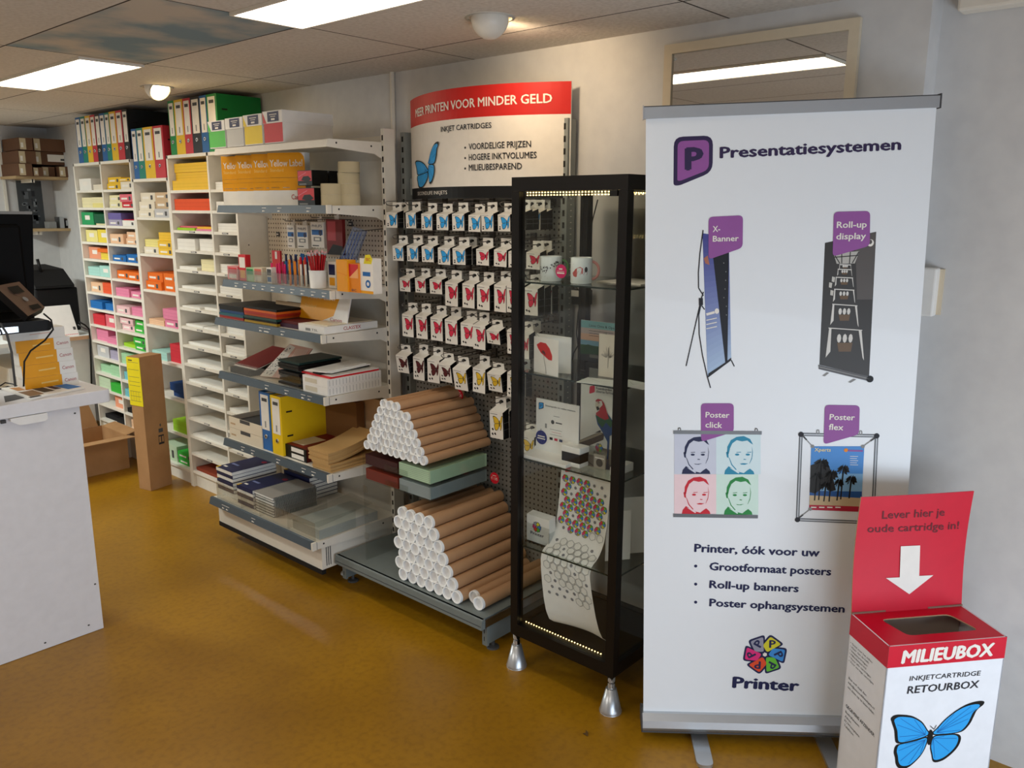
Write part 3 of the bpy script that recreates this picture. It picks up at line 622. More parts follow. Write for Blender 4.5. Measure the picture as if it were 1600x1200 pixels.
put('pen_box', 'white pen box with a rounded yellow header, rightmost on the third shelf', 'box', 562, 582, 404, 2.385, Z3, .05, 'label_white', 'pen boxes on the third shelf', deco=lambda b, F, L, h: (b.poly(F, [(L*.3, h*.85), (L*.9, h*.85), (L, h), (L*.8, h*1.12), (L*.45, h*1.1)], 'strip_yellow'), b.text(F, 'BIC', (L*.5, h*.93), (L*.85, h*.93), h*.09, 'red', c=.001), b.rect(F, L*.2, h*.5, L*.8, h*.62, 'blue'), b.rect(F, 0, 0, L, h*.08, 'amber', .001), b.disc(F, L*.6, h*.28, L*.2, L*.2, 'blue'), b.disc(F, L*.6, h*.28, L*.1, L*.1, 'label_white', 12, .0012)))
# fourth shelf
Z4 = 1.2635
def flats(n, px0, px1, x, z, d, hs, cols, nm, labels, cat, grp, jit=.008, step=0):
    yl, yr, _ = span(px0, px1, 500, x)
    for k in range(n):
        j = random.uniform(-jit, jit); h = hs if isinstance(hs, (int, float)) else hs[k]
        m = MB().box(x+j, x+d+j, yr+j, yl+j, z, z+h, cols[k % len(cols)])
        obj(nm, m, label=labels(k), cat=cat, group=grp); z += h+.0005
    return z
folder_cols = [('red', cm('a8241c', .4)), ('teal', cm('1f5c66', .4)), ('blue', cm('1d4576', .4)), ('black', 'black'), ('black', 'black')]
flats(5, 344, 381, 2.31, Z4, .27, .014, [c for _, c in folder_cols], 'elastic_folder', lambda k: f"{['red', 'teal', 'dark blue', 'black', 'glossy black'][k]} elastic folder, {ORD[k]} from bottom of the left pile on the fourth shelf", 'folder', 'elastic folders, left pile')
fc2 = [('yellow', cm('b08a24', .4)), ('black', 'black'), ('dark green', cm('1c4038', .4)), ('orange', cm('c8501c', .4)), ('red', cm('a8281c', .4)), ('orange', cm('d0601c', .4)), ('black', 'black')]
flats(7, 382, 432, 2.30, Z4, .27, .0115, [c for _, c in fc2], 'elastic_folder', lambda k: f"{fc2[k][0]} elastic folder, {ORD[k]} from bottom of the wider pile on the fourth shelf", 'folder', 'elastic folders, wider pile')
put('cardboard_divider', 'upright tan cardboard sheet on the fourth shelf behind a purple folder', 'cardboard', 431, 474, 472, 2.46, Z4, .004, 'tan')
yl, yr, _ = span(432, 470, 500, 2.32)
obj('document_folder', MB().box(2.32, 2.45, yr, yl, Z4, Z4+.02, cm('3c1430', .4)).box(2.325, 2.45, yr+.01, yl-.01, Z4+.02, Z4+.034, 'maroon'), label='dark purple folder lying in front of the tan cardboard sheet', cat='folder')
yl, yr, zt = span(473, 548, 470, 2.47)
m = MB(); F = Fr((2.44, yl, Z4+.035), (0, -1, 0), (.25, 0, 1)); L = yl-yr
m.fbox(F, 0, L, 0, .125, -.006, 0, 'white'); m.poly(F, [(0, 0), (L*.5, 0), (L*.72, .03), (L*.79, .125), (0, .125)], 'canon_y'); m.text(F, 'Yellow Label', (L*.12, .105), (L*.7, .105), .022, 'paper'); m.text(F, 'Standard', (L*.1, .06), (L*.34, .06), .016, cm('f6cf7c')); m.text(F, 'Canon', (L*.66, .005), (L*.9, .005), .016, 'canon_red')
obj('carton_lid', m, label='upright yellow and white paper carton lid behind the flat white box on the fourth shelf', cat='carton lid')
yl, yr, _ = span(467, 596, 500, 2.36); yl = onX(467, 525, 2.30).y
m = MB().box(2.30, 2.62, 3.225, yl, Z4, Z4+.036, 'white'); G = FY(2.30, 3.225, Z4)
m.text(G, "CLASS'EX", (.11, .011), (.215, .011), .016, 'canon_red', .01); m.rect(FX(2.30, yl, Z4), .06, .008, .1, .02, 'grey').text(FX(2.30, yl, Z4), 'TSL', (.11, .01), (.16, .01), .01, 'dark_grey')
obj('flat_carton', m, label='flat white carton with red lettering on its end, right end of the fourth shelf', cat='carton')
obj('paper_sheet', MB().box(2.33, 2.6, 3.24, yl-.03, Z4+.0365, Z4+.040, mat('tint_sheet', 'e8dcc0', .25)), label='shiny pale sheet lying on the flat white carton with red lettering', cat='paper')
# fifth shelf
Z5 = .9635
m = MB(); F = Fr((2.34, 4.14, Z5+.03), (0, -1, 0), (.96, 0, .28)); m.fbox(F, 0, .22, 0, .26, 0, .004, 'white').fbox(F, .0, .22, .01, .262, .0045, .008, 'dark_red').box(2.31, 2.58, 3.93, 4.13, Z5, Z5+.03, 'soft_black')
obj('report_folder', m, label='dark red and white report folders lying at the left of the fifth shelf', cat='folder')
m = MB(); F = Fr((2.335, 3.87, Z5+.005), (.35, -1, 0), (.7, .1, .72)); m.prism(F, [(0, 0), (.2, 0), (.22, .2), (.06, .22)], 0, .006, cm('e0b4a4'))
m.poly(F, [(0.003, 0), (.08, 0), (.11, .2), (.062, .2165)], 'label_white', .007)
random.seed(3)
for k in range(70):
    a, b = random.uniform(.01, .09), random.uniform(.01, .19)
    if a > .3*b+.004 and a < .075+.17*b: m.rect(F, a, b, a+.006, b+.004, 'dark_grey', .0078)
for k in range(8): m.rect(F, .125+.01*k, .12, .128+.01*k, .19, 'label_white', .0068)
obj('letter_folder', m, label='pink and white letter patterned folder leaning on the fifth shelf', cat='folder')
yl, yr, _ = span(436, 500, 560, 2.32)
for k in range(10):
    j = random.uniform(-.022, .022); z = Z5+.0135*k
    obj('display_book', MB().box(2.31+j, 2.57+j, 3.46+j*.5, yl-.01+j, z, z+.0112, 'black' if k % 3 else cm('14302c', .4)), label=f"black display book, {ORD[k]} from the bottom of the dark pile on the fifth shelf", cat='folder', group='black display books on the fifth shelf')
for k, (z, h) in enumerate(((Z5, .042), (Z5+.0425, .04))):
    yl = 3.425
    m = MB().box(2.30, 2.63, 3.222, yl, z, z+h, 'white'); G = FY(2.30, 3.222, z)
    for q in range(16): m.rect(G, .012+.02*q, .006, .014+.02*q, h-.006, 'grey')
    m.rect(FX(2.30, yl, z), .02, .008, .12, h-.01, cm('d6cdb8'))
    obj('flat_carton', m, label=f"flat white carton with ribbed end, {'lower' if k == 0 else 'upper'} of two at right end of the fifth shelf", cat='carton', group='white cartons on the fifth shelf')
z = Z5+.083
obj('ring_folder', MB().box(2.32, 2.62, 3.225, 3.46, z, z+.008, 'red').box(2.33, 2.62, 3.225, 3.46, z+.0085, z+.012, 'white').box(2.316, 2.62, 3.30, 3.36, z+.0122, z+.018, 'black'), label='red folder with a black clip on the upper ribbed white carton', cat='folder')
m = MB(); F = Fr((2.31, 3.40, z+.0195), (.12, -1, 0), (1, .12, .03)); m.prism(F, [(0, 0), (.15, .02), (.17, .27), (.02, .28)], 0, .004, 'paper').prism(F, [(.01, -.02), (.14, .0), (.16, .25), (.03, .26)], .0045, .009, 'paper')
obj('paper_sheaf', m, label='loose white papers on top of the red folder, right end of the fifth shelf', cat='paper')
# sixth shelf
Z6 = .5765
for k in range(2):
    yl, yr, _ = span(352, 408, 660, 2.31); yl = min(yl, 4.183); z = Z6+k*.064
    m = MB()
    for b in ((2.31, 2.60, yr, yl, z, z+.004), (2.31, 2.314, yr, yl, z+.004, z+.062), (2.596, 2.6, yr, yl, z+.004, z+.062), (2.314, 2.596, yr, yr+.004, z+.004, z+.062), (2.314, 2.596, yl-.004, yl, z+.004, z+.062)): m.box(*b, cm('e4d6be', .7))
    F = FX(2.31, yl, z); L = yl-yr
    m.rect(F, L*.35, .042, L*.65, .0622, 'dark_grey').rect(F, L*.05, .02, L*.2, .03, 'tan').disc(FY(2.31, yr, z), .12, .03, .018, .013, 'teal')
    if k == 1: m.box(2.32, 2.59, yr+.006, yl-.006, z+.02, z+.034, 'dark_grey')
    obj('paper_tray_box', m, label=f"open cream cardboard paper tray, {'lower' if k == 0 else 'upper'} of two at left of the blue binder", cat='box', group='cream trays on the sixth shelf')
yl, yr, zt = span(404, 420.5, 612, 2.315)
inst(('binder', 'wide_blue', .06), make_binder('wide_blue', yl-yr), (2.315, (yl+yr)/2, Z6), 'blue lever arch binder standing on the sixth shelf beside a yellow one', 'binder', 'binders on the sixth shelf')
yl, yr, zt = span(421.5, 437.5, 616, 2.305)
inst(('binder', 'wide_yellow', .06), make_binder('wide_yellow', yl-yr), (2.305, (yl+yr)/2, Z6), 'yellow lever arch binder showing its broad side on the sixth shelf', 'binder', 'binders on the sixth shelf')
yl, yr, _ = span(433, 478, 700, 2.32)
for k in range(2):
    z = Z6+k*.034; t = thing('ring_binder', (2.45, (yl+yr)/2, z), f"dark red ring binder lying flat, {'lower' if k == 0 else 'upper'} of two beside the yellow binder", 'binder', 'dark red binders lying flat')
    F = FX(2.32, yl-.015, z); L = yl-yr-.015
    obj('cover', MB().box(2.324, 2.60, yr+.0, yl-.015, z, z+.033, 'maroon').box(2.33, 2.6, yr+.05, yl-.02, z+.033, z+.0335, 'dark_red'), t)
    obj('spine', MB().fbox(F, 0, L, 0, .033, -.0035, .001, 'black').rect(F, L*.48, .005, L*.92, .028, 'label_white', .0016).disc(F, L*.07, .022, .006, .006, 'label_white', 10, .0016).disc(F, L*.07, .009, .006, .006, 'label_white', 10, .0016), t, 'black spine with white label')
    if k: obj('leaflet', MB().box(2.36, 2.5, yr+.08, yl-.04, z+.0336, z+.0345, 'beige'), t)
# brown envelopes: two fanned stacks
for k in range(12):
    z = Z6+k*.0082; j = random.uniform(-.004, .004)
    n = 7; prof = [(2.30+j+.3*i/(n-1), z+(.055*((i/(n-1))**2) if k > 4 else 0)) for i in range(n)]
    y0, y1 = 3.225+random.uniform(0, .006)+(.0 if k < 5 else .012), onX(484, 720, 2.30).y-.02+random.uniform(-.008, .008)+(.02 if k > 4 else 0)
    m = MB(); F = Fr((0, y0, 0), (1, 0, 0), (0, 0, 1)); m.prism(F, prof+[(a, b+.0076) for a, b in prof[::-1]], -(y1-y0), 0, 'envelope')
    obj('brown_envelope_pack', m, label=f"brown envelope pack, {ORD[k]} from bottom of the right hand pile, sixth shelf", cat='envelopes', group='brown envelopes on the sixth shelf')
put('cardboard_sheet', 'brown cardboard box standing at the back of the sixth shelf beside the yellow binder', 'cardboard', 492, 556, 622, 2.58, Z6, .05, cm('7d5630', .8))
put('cardboard_sheet', 'tan cardboard sheet at the back right of the sixth shelf behind brown envelopes', 'cardboard', 556, 601, 622, 2.64, Z6, .01, 'tan')
# bottom shelf
Z7 = .2565
def book(x0, x1, y0, y1, z, h, lab, flip, grp):
    t = thing('notebook', ((x0+x1)/2, (y0+y1)/2, z), lab, 'book', grp)
    obj('pages', MB().box(x0+.002, x1-.002, y0+.002, y1-.002, z+.0012, z+h-.0012, 'paper'), t)
    c = MB().box(x0, x1, y0, y1, z, z+.001, 'navy').box(x0, x1, y0, y1, z+h-.001, z+h, 'navy').box(x0, x0+.001, y0, y1, z, z+h, 'label_white' if flip else 'navy')
    F = FZ(x0, y1, z+h); L, D = y1-y0, x1-x0
    c.rect(F, L*.1, D*.3, L*.5, D*.36, cm('7f88b8')).rect(F, L*.1, D*.12, L*.3, D*.17, 'label_white').disc(F, L*.8, D*.8, .02, .015, cm('a02848')).rect(F, 0, 0, L*.08, D*.1, 'yellow')
    obj('cover', c, t, 'dark blue cover')
for n, (pa, pb, x, cnt, nm) in enumerate(((339, 369, 2.235, 6, 'left'), (369, 395, 2.225, 5, 'middle'))):
    yl = onX(pa, 745, x).y; yr = yl-.17 if n == 0 else yl-.16
    for k in range(cnt):
        j = random.uniform(-.004, .004); book(x+j, x+.28+j, yr+j, yl+j, Z7+k*.0215+(.03 if n == 0 else 0), .0205, f"dark blue notebook, {ORD[k]} from bottom of the {nm} pile on the bottom shelf", k % 2, 'blue notebooks, %s pile' % nm)
obj('paper_block', MB().box(2.24, 2.5, onX(369, 745, 2.235).y+.006, onX(339, 745, 2.235).y-.004, Z7, Z7+.0295, 'paper'), label='white paper block under the left pile of dark blue notebooks', cat='paper')
yl = onX(369, 745, 2.225).y-.02
for k in range(6): book(2.512, 2.70, yl-.25, yl, Z7+.0215*k, .0205, f"dark blue notebook, {ORD[k]} from bottom of the rear pile behind the spiral pads", 0, 'blue notebooks, rear pile')
yl = onX(398, 780, 2.225).y; yr = yl-.175
for k in range(7):
    z = Z7+k*.0155; t = thing('spiral_notebook', (2.35, (yl+yr)/2, z), f"grey spiral notebook, {ORD[k]} from bottom of the pile on the bottom shelf", 'notebook', 'grey spiral notebooks on the bottom shelf')
    j = random.uniform(-.003, .003)
    obj('pages', MB().box(2.232+j, 2.505+j, yr+.006, yl, z+.002, z+.013, 'paper'), t); obj('cover', MB().box(2.23+j, 2.502+j, yr+.004, yl+.002, z+.013, z+.015, cm('9a9690', .5)).box(2.23+j, 2.502+j, yr+.004, yl+.002, z, z+.0018, 'dark_grey'), t)
    sp = MB()
    for q in range(26): sp.box(2.236+j+.0102*q, 2.241+j+.0102*q, yr-.004, yr+.008, z, z+.0152, 'steel')
    obj('spiral', sp, t, 'metal spiral along the near edge')
m = MB(); yl = onX(438, 800, 2.22).y
for k in range(4): m2 = MB().box(2.215, 2.58, 3.225, 3.45, Z7+.012*k, Z7+.012*k+.0115, mat('frosted_sheet', 'b9bab2', .3)); obj('plastic_sleeve_pack', m2, label=f"frosted plastic sleeve pack, {ORD[k]} from bottom of the right hand pile, bottom shelf", cat='plastic sleeves', group='frosted sleeves on the bottom shelf')
F = FZ(2.2, 3.46, Z7+.049)
obj('plastic_sheet', MB().prism(Fr((2.2, 3.46, Z7+.0485), (0, -1, 0), (1, 0, .12)), [(0, 0), (.21, .03), (.225, .36), (.02, .38)], 0, .004, 'acrylic'), label='loose clear plastic sheet on top of the frosted sleeves', cat='plastic sheet')
# ------------------------------------------------------------------ grey pegboard bay
BZ = .165
bay = thing('pegboard_bay', (2.55, 2.7, 0), 'grey perforated metal wall bay with a low base shelf, hung with ink cartridges', 'shelving')
for y in (3.176, 2.166):
    u = MB().box(2.785, 2.84, y, y+.032, .02, 2.215, 'upright_grey'); F = FX(2.785, y+.032, 0)
    for k in range(42): u.rect(F, .01, .12+.05*k, .022, .145+.05*k, 'slot_dark', .0008)
    if y < 3:
        G = FY(2.785, y, 0)
        for k in range(70): u.rect(G, .024, .2+.0245*k, .034, .203+.0245*k, 'label_white', .0008)
    obj('upright', u, bay)
for a, b in ((.17, .70), (.702, 1.2395), (1.2415, 1.862)): obj('perforated_panel', MB().box(2.825, 2.835, 2.2, 3.175, a, b, 'peg_grey'), bay)
b = MB().box(2.29, 2.78, 2.192, 3.192, BZ-.035, BZ, 'base_grey').prism(Fr((0, 2.187, 0), (1, 0, 0), (0, 0, 1)), [(2.282, BZ-.004), (2.29, BZ), (2.30, BZ), (2.30, BZ-.045), (2.278, BZ-.045)], -1.01, 0, 'base_grey')
F = FX(2.2915, 3.19, BZ); b.line(Fr((2.279, 3.19, BZ-.03), (0, -1, 0), (0, 0, 1)), [(0, 0), (1.0, 0)], .003, 'dark_grey')
obj('base_shelf', b, bay)
for y in (3.165, 2.196):
    g = MB().box(2.33, 2.78, y, y+.02, .035, BZ-.036, 'base_grey').box(2.318, 2.33, y-.004, y+.024, .03, BZ-.036, 'base_grey'); G = FY(2.33, y, 0)
    for z in (.05, .085): g.rect(FX(2.318, y+.02, 0), .006, z, .01, z+.02, 'slot_dark')
    if y < 3: g.fbox(FY(2.30, 2.187, 0), 0, .47, BZ-.04, BZ-.004, 0, .003, 'steel')
    o = obj('leg_frame', g, bay)
    for x in (2.37, 2.74): obj('levelling_foot', MB().lathe((x, y+.01, 0), [(0, 0), (.028, 0), (.026, .007), (.008, .012), (.008, .04)], 'dark_grey', 18), o)
# ---- arched header sign
class Curve(Fr):
    def __init__(s, yl, w, bulge, X): s.yl, s.w, s.bu, s.X = yl, w, bulge, X
    def P(s, a, b, c=0):
        t = 2*a/s.w-1; return V((s.X-s.bu*(1-t*t)-c, s.yl-a, b))
    def px(s, px, py):
        X = s.X
        for _ in range(8):
            p = onX(px, py, X); t = max(-1, min(1, 2*(s.yl-p.y)/s.w-1)); X = s.X-s.bu*(1-t*t)
        return (s.yl-p.y, p.z)
SX = 2.80; yl = onX(641, 157, SX).y; w = yl-onX(893, 126, SX).y
S = Curve(yl, w, .17, SX)
zp = lambda x, y: (590+x/4.8, 100+y/4.8)
ztop = onX(641, 158, SX).z; zred = onX(641, 201, SX).z; zblk = onX(643, 295, SX).z; zbot = onX(645, 311.5, SX).z
sgn = thing('header_sign', (SX, yl-w/2, zbot), 'arched header sign with a red band and a blue butterfly above the grey pegboard', 'sign')
m = MB(); N = 28
def strip(m, z0, z1, mt, c=0, back=False):
    for i in range(N):
        a, b = w*i/N, w*(i+1)/N
        m.add([S.P(a, z0, c), S.P(b, z0, c), S.P(b, z1, c), S.P(a, z1, c)], [(0, 1, 2, 3)], mt, True)
strip(m, zbot, ztop, 'paper', -.004)
strip(m, zblk, zred, 'label_white'); strip(m, zred, ztop, 'sign_red'); strip(m, zbot, zblk, 'black')
for a in (0, w): m.add([S.P(a, zbot, 0), S.P(a, zbot, -.004), S.P(a, ztop, -.004), S.P(a, ztop, 0)], [(0, 1, 2, 3)], 'paper')
def stext(mb, F, zf, t, bl, br, tl, mt, bold=0, stem=False, c=.0012):
    """lettering read off the picture: baseline ends, top of the first capital; stem: follow the slant of its stem"""
    A, B, T_ = F.px(*zf(*bl)), F.px(*zf(*br)), F.px(*zf(*tl)); h = T_[1]-A[1]; L = math.hypot(B[0]-A[0], B[1]-A[1])
    sh = ((T_[0]-A[0])*(B[0]-A[0])+h*(B[1]-A[1]))/L/h if stem else 0
    mb.text(F, t, A, (B[0]-sh*h*(B[0]-A[0])/L*.9, B[1]), h, mt, bold, sh, c)
stext(m, S, zp, 'MEER PRINTEN VOOR MINDER GELD', (290, 402), (1310, 290), (290, 342), 'label_white', .02, c=.003)
stext(m, S, zp, 'INKJET CARTRIDGES', (478, 510), (857, 478), (478, 472), 'dark_text', .014, c=.003)
for i, (t, x, y0, y1) in enumerate((('VOORDELIGE PRIJZEN', 1153, 643, 622), ('HOGERE INKTVOLUMES', 1195, 723, 705), ('MILIEUBESPAREND', 1085, 800, 788))):
    stext(m, S, zp, t, (688, y0), (x, y1), (688, y0-45), 'dark_text', .016, c=.003); a, b = S.px(*zp(658, 628+78*i)); m.disc(S, a, b, .005, .005, 'dark_text', 10, .0012)
stext(m, S, zp, 'SECONDLIFE INKJETS', (305, 985), (525, 976), (305, 960), 'label_white', c=.003)
# butterfly drawn from unit square outlines (wing span x height)
BF = dict(lf=[(.0, .86), (.05, .905), (.15, .89), (.24, .85), (.34, .75), (.41, .61), (.44, .545), (.41, .5), (.29, .455), (.15, .425), (.085, .445), (.065, .53), (.05, .65), (.015, .78)],
          lh=[(.085, .4), (.15, .425), (.3, .455), (.42, .49), (.415, .335), (.37, .185), (.29, .055), (.225, 0), (.15, .01), (.11, .08), (.09, .2), (.07, .3)],
          rf=[(.46, .545), (.51, .62), (.585, .75), (.695, .88), (.805, .965), (.915, 1), (.99, .99), (.99, .935), (.93, .86), (.9, .75), (.87, .64), (.805, .53), (.71, .5), (.585, .5), (.485, .51)],
          rh=[(.485, .49), (.615, .5), (.74, .49), (.79, .425), (.775, .29), (.71, .165), (.615, .065), (.52, .055), (.485, .185), (.46, .335)])
def smooth_poly(P, n=4):
    out = []; k = len(P)
    for i in range(k):
        a, b, c, d = P[i-1], P[i], P[(i+1) % k], P[(i+2) % k]
        for j in range(n):
            t = j/n; out.append(tuple(.5*(2*b[q]+(c[q]-a[q])*t+(2*a[q]-5*b[q]+4*c[q]-d[q])*t*t+(3*b[q]-a[q]-3*c[q]+d[q])*t**3) for q in (0, 1)))
    return out
def butterfly(mb, f, col, dark='black', c=.001, parts=('lf', 'lh', 'rf', 'rh'), veins=True, F=None):
    """f maps unit outline points to frame units"""
    for k in parts:
        P = BF[k]; cx = sum(p[0] for p in P)/len(P); cy = sum(p[1] for p in P)/len(P)
        root = (.445, .5)
        Q = smooth_poly(P) if veins else P
        mb.poly(F, [f(*p) for p in Q], dark, c)
        q = .875; ax, ay = cx*.55+root[0]*.45, cy*.55+root[1]*.45
        mb.poly(F, [f(ax+(x-ax)*q, ay+(y-ay)*q) for x, y in Q], col, c+.0004)
        if veins:
            for x, y in P[1::2]: mb.line(F, [f(root[0]+(ax-root[0])*.4, root[1]+(ay-root[1])*.4), f(ax+(x-ax)*.8, ay+(y-ay)*.8)], .0016 if veins is True else veins, 'vein_blue', c+.0008)
    if len(parts) > 2:
        mb.poly(F, [f(.445+.03*math.cos(t*.5236), .48+.13*math.sin(t*.5236)) for t in range(12)], dark, c+.001)
L = S.px(*zp(292, 935)); R_ = S.px(*zp(388, 700)); R2 = S.px(*zp(463, 582)); L2 = S.px(*zp(385, 915))
fl = lambda u, v: (L[0]+(R_[0]-L[0])*u/.445, L[1]+(R_[1]-L[1])*v*1.05+(.0))
fr = lambda u, v: (L2[0]+(R2[0]-L2[0])*(u-.445)/.545, L2[1]+(R2[1]-L2[1])*v)
butterfly(m, fl, 'butterfly_blue', c=.005, parts=('lf', 'lh'), F=S); butterfly(m, fr, 'butterfly_blue', c=.005, parts=('rf', 'rh'), F=S)
obj('sign_board', m, sgn)
for y in (3.15, 2.20): obj('holder_clip', MB().box(2.80, 2.822, y-.008, y+.008, zbot+.02, zbot+.1, 'upright_grey'), sgn)
# ---- cartridge cartons on hooks
def make_carton(kind, w, h, d):
    def mk():
        t = thing('ink_cartridge_carton', (0, 0, 0), 'x', 'ink cartridge'); wh = mat('carton_white', 'ece8df', .45)
        m = MB().add([(0, -w/2, 0), (0, w/2, 0), (0, w/2, h), (0, -w/2, h), (d, -w/2, 0), (d, w/2, 0), (d, w/2, h+.012), (d, -w/2, h+.012)], [(0, 1, 2, 3)[::-1], (4, 5, 6, 7), (0, 1, 5, 4), (2, 3, 7, 6)], wh)
        m.add([(0, -w/2, 0), (0, -w/2, h), (d, -w/2, h+.012), (d, -w/2, 0)], [(0, 1, 2, 3)], 'black').add([(0, w/2, 0), (0, w/2, h), (d, w/2, h+.012), (d, w/2, 0)], [(0, 1, 2, 3)], 'black')
        F = FX(0, w/2, 0); col = dict(blue='butterfly_blue', red='wing_red', brown='wing_brown', yellow='wing_yellow')[kind]
        bh = h*.82 if kind == 'blue' else min(h*.6, w*1.05); b0 = h*.12 if kind == 'blue' else h*.9-bh
        f = lambda u, v: (w*.24+u/.445*w*.52, b0+v*bh)
        butterfly(m, f, col, c=.0008, parts=('lf', 'lh'), veins=False, F=F)
        g = lambda u, v: (w*.76+(u-.445)/.545*w*.235, b0+v*bh); butterfly(m, g, col, c=.0008, parts=('rf', 'rh'), veins=False, F=F)
        m.poly(F, [(w*.74, b0+bh*.3), (w*.78, b0+bh*.3), (w*.78, b0+bh*.68), (w*.74, b0+bh*.68)], 'black', .0016)
        if kind == 'blue': m.rect(F, w*.1, h*.1, w*.22, h*.3, 'black').rect(F, w*.12, h*.18, w*.2, h*.24, 'label_white', .001)
        else:
            for a, b in (((.12, .12), (.3, .1)) if kind == 'red' else ((.1, .1), (.3, .12), (.12, .28), (.34, .3))): m.poly(F, [(w*(a+.1), h*b), (w*(a+.17), h*(b+.03)), (w*(a+.1), h*(b+.11)), (w*a, h*(b+.06))], 'black')
        G = FY(0, -w/2, 0); m.rect(G, d*.12, h*.1, d*.2, h*.8, 'dark_grey', .0006); m.line(G, [(d*.1, h*.6), (d*.95, h*.6)], .001, 'grey').line(G, [(d*.1, h*.35), (d*.95, h*.35)], .001, 'grey')
        m.rect(F, w*.06, h*.9, w*.6, h*.925, 'grey')
        obj('carton', m, t)
        tb = MB().box(d-.002, d, -w*.34, w*.46, h+.011, h+.05, wh); T_ = FX(d-.002, 0, h)
        tb.disc(T_, 0, .034, .009, .006, 'slot_dark', 12).disc(T_, -.006, .03, .006, .007, 'dark_grey', 10)
        obj('hang_tab', tb, t)
        return t
    return mk
CX = 2.60
rows = [
 [(62, 140, 155, 268, 'blue', 2), (215, 290, 155, 272, 'blue', 1), (327, 410, 165, 285, 'blue', 1), (445, 530, 168, 285, 'blue', 1), (563, 650, 165, 290, 'blue', 1), (685, 772, 175, 298, 'blue', 1), (777, 865, 165, 295, 'blue', 1), (908, 1000, 170, 295, 'blue', 1), (1020, 1112, 150, 285, 'blue', 4)],
 [(110, 195, 405, 515, 'blue', 1), (220, 310, 405, 520, 'blue', 1), (335, 425, 410, 525, 'blue', 1), (445, 545, 420, 545, 'blue', 1), (563, 660, 425, 545, 'blue', 2), (740, 835, 430, 550, 'red', 1), (872, 968, 435, 560, 'red', 1), (978, 1070, 450, 568, 'red', 1), (1120, 1220, 455, 580, 'red', 2)],
 [(168, 250, 648, 745, 'red', 1), (278, 360, 650, 755, 'red', 1), (388, 480, 658, 765, 'red', 1), (505, 608, 680, 855, 'red', 1), (628, 725, 690, 870, 'red', 1), (740, 840, 700, 885, 'red', 1), (872, 962, 700, 900, 'red', 1), (967, 1050, 705, 905, 'red', 2), (1100, 1205, 725, 925, 'red', 3)],
 [(183, 265, 920, 1085, 'red', 1), (287, 368, 930, 1100, 'red', 1), (395, 482, 945, 1115, 'red', 1), (508, 605, 960, 1140, 'red', 1), (628, 718, 985, 1155, 'red', 1), (720, 808, 1000, 1180, 'red', 1), (810, 935, 1040, 1140, 'red', 1), (976, 1060, 1040, 1215, 'red', 1), (1064, 1140, 1070, 1250, 'red', 2)],
 [(137, 250, 1225, 1355, 'brown', 1), (265, 345, 1240, 1410, 'brown', 1), (372, 458, 1260, 1430, 'brown', 1), (462, 570, 1290, 1425, 'brown', 1), (575, 690, 1325, 1485, 'yellow', 1), (710, 805, 1325, 1505, 'yellow', 1), (815, 965, 1360, 1495, 'yellow', 1), (976, 1062, 1360, 1540, 'yellow', 2)],
 [(845, 940, 1650, 1850, 'yellow', 2)],
 [(1072, 1182, 1830, 1990, 'yellow', 1)]]
ROWN = ['top', 'second', 'third', 'fourth', 'fifth', 'lower lone', 'lowest lone']
CP = dict(blue=(.058, .074), red=(.058, .1), brown=(.06, .098), yellow=(.062, .104))
for r, row in enumerate(rows):
    for k, (a, b, t0, t1, kind, n) in enumerate(row):
        y0, y1, zt = span(590+a/4.8, 590+b/4.8, 300+t0/4.8, CX); zb = onX(590+(a+b)/9.6, 300+t1/4.8, CX).z
        w0 = y0-y1; h0 = zt-zb; tilted = w0 > .088 and kind != 'blue' and r >= 3
        w, h = CP[kind]; small = kind == 'red' and h0 < .085
        if small: w, h = .058, .074
        d = .042
        sc = (1, min(w0/w, 1.35), h0/h)
        for q in range(n):
            place = f"{ORD[k]} hook of the {ROWN[r]} row" if len(row) > 1 else f"on the {ROWN[r]} hook"
            lab = f"ink carton with {dict(blue='blue', red='red', brown='dark brown', yellow='yellow')[kind]} butterfly, {place}" + ('' if n == 1 else ', frontmost' if q == 0 else f", {ORD[q]} from front")
            inst(('carton', kind, small), make_carton(kind, w, h, d), (CX+(d+.003)*q+random.uniform(-.004, .004), (y0+y1)/2, zb), lab, 'ink cartridge', 'ink cartridge cartons on the pegboard',
                 rot=(random.uniform(-.02, .02) if not tilted else .0, -.16 if tilted else random.uniform(-.03, .0), random.uniform(-.05, .05)), scale=sc)
        yc = (y0+y1)/2; zh = zb+(h+.034)*sc[2]
        if r < 4 or len(row) == 1 or r == 4:
            def mkh():
                t = thing('peg_hook', (0, 0, 0), 'x', 'hook')
                obj('prong', MB().tube([(.2, 0, .006), (-.015, 0, 0), (-.035, 0, .004), (-.045, 0, .014)], .0022, 'wire'), t)
                obj('label_arm', MB().tube([(.2, 0, .028), (-.03, 0, .02), (-.045, 0, .016)], .0016, 'wire'), t)
                obj('back_clip', MB().box(.2, .212, -.014, .014, -.008, .036, 'wire'), t)
                return t
            inst('peghook', mkh, (CX+.012, yc, zh), f"wire peg hook of the {kind} butterfly carton, {ORD[k] + ' from left, ' if len(row) > 1 else ''}{ROWN[r]} row", 'hook', 'wire hooks on the grey pegboard')
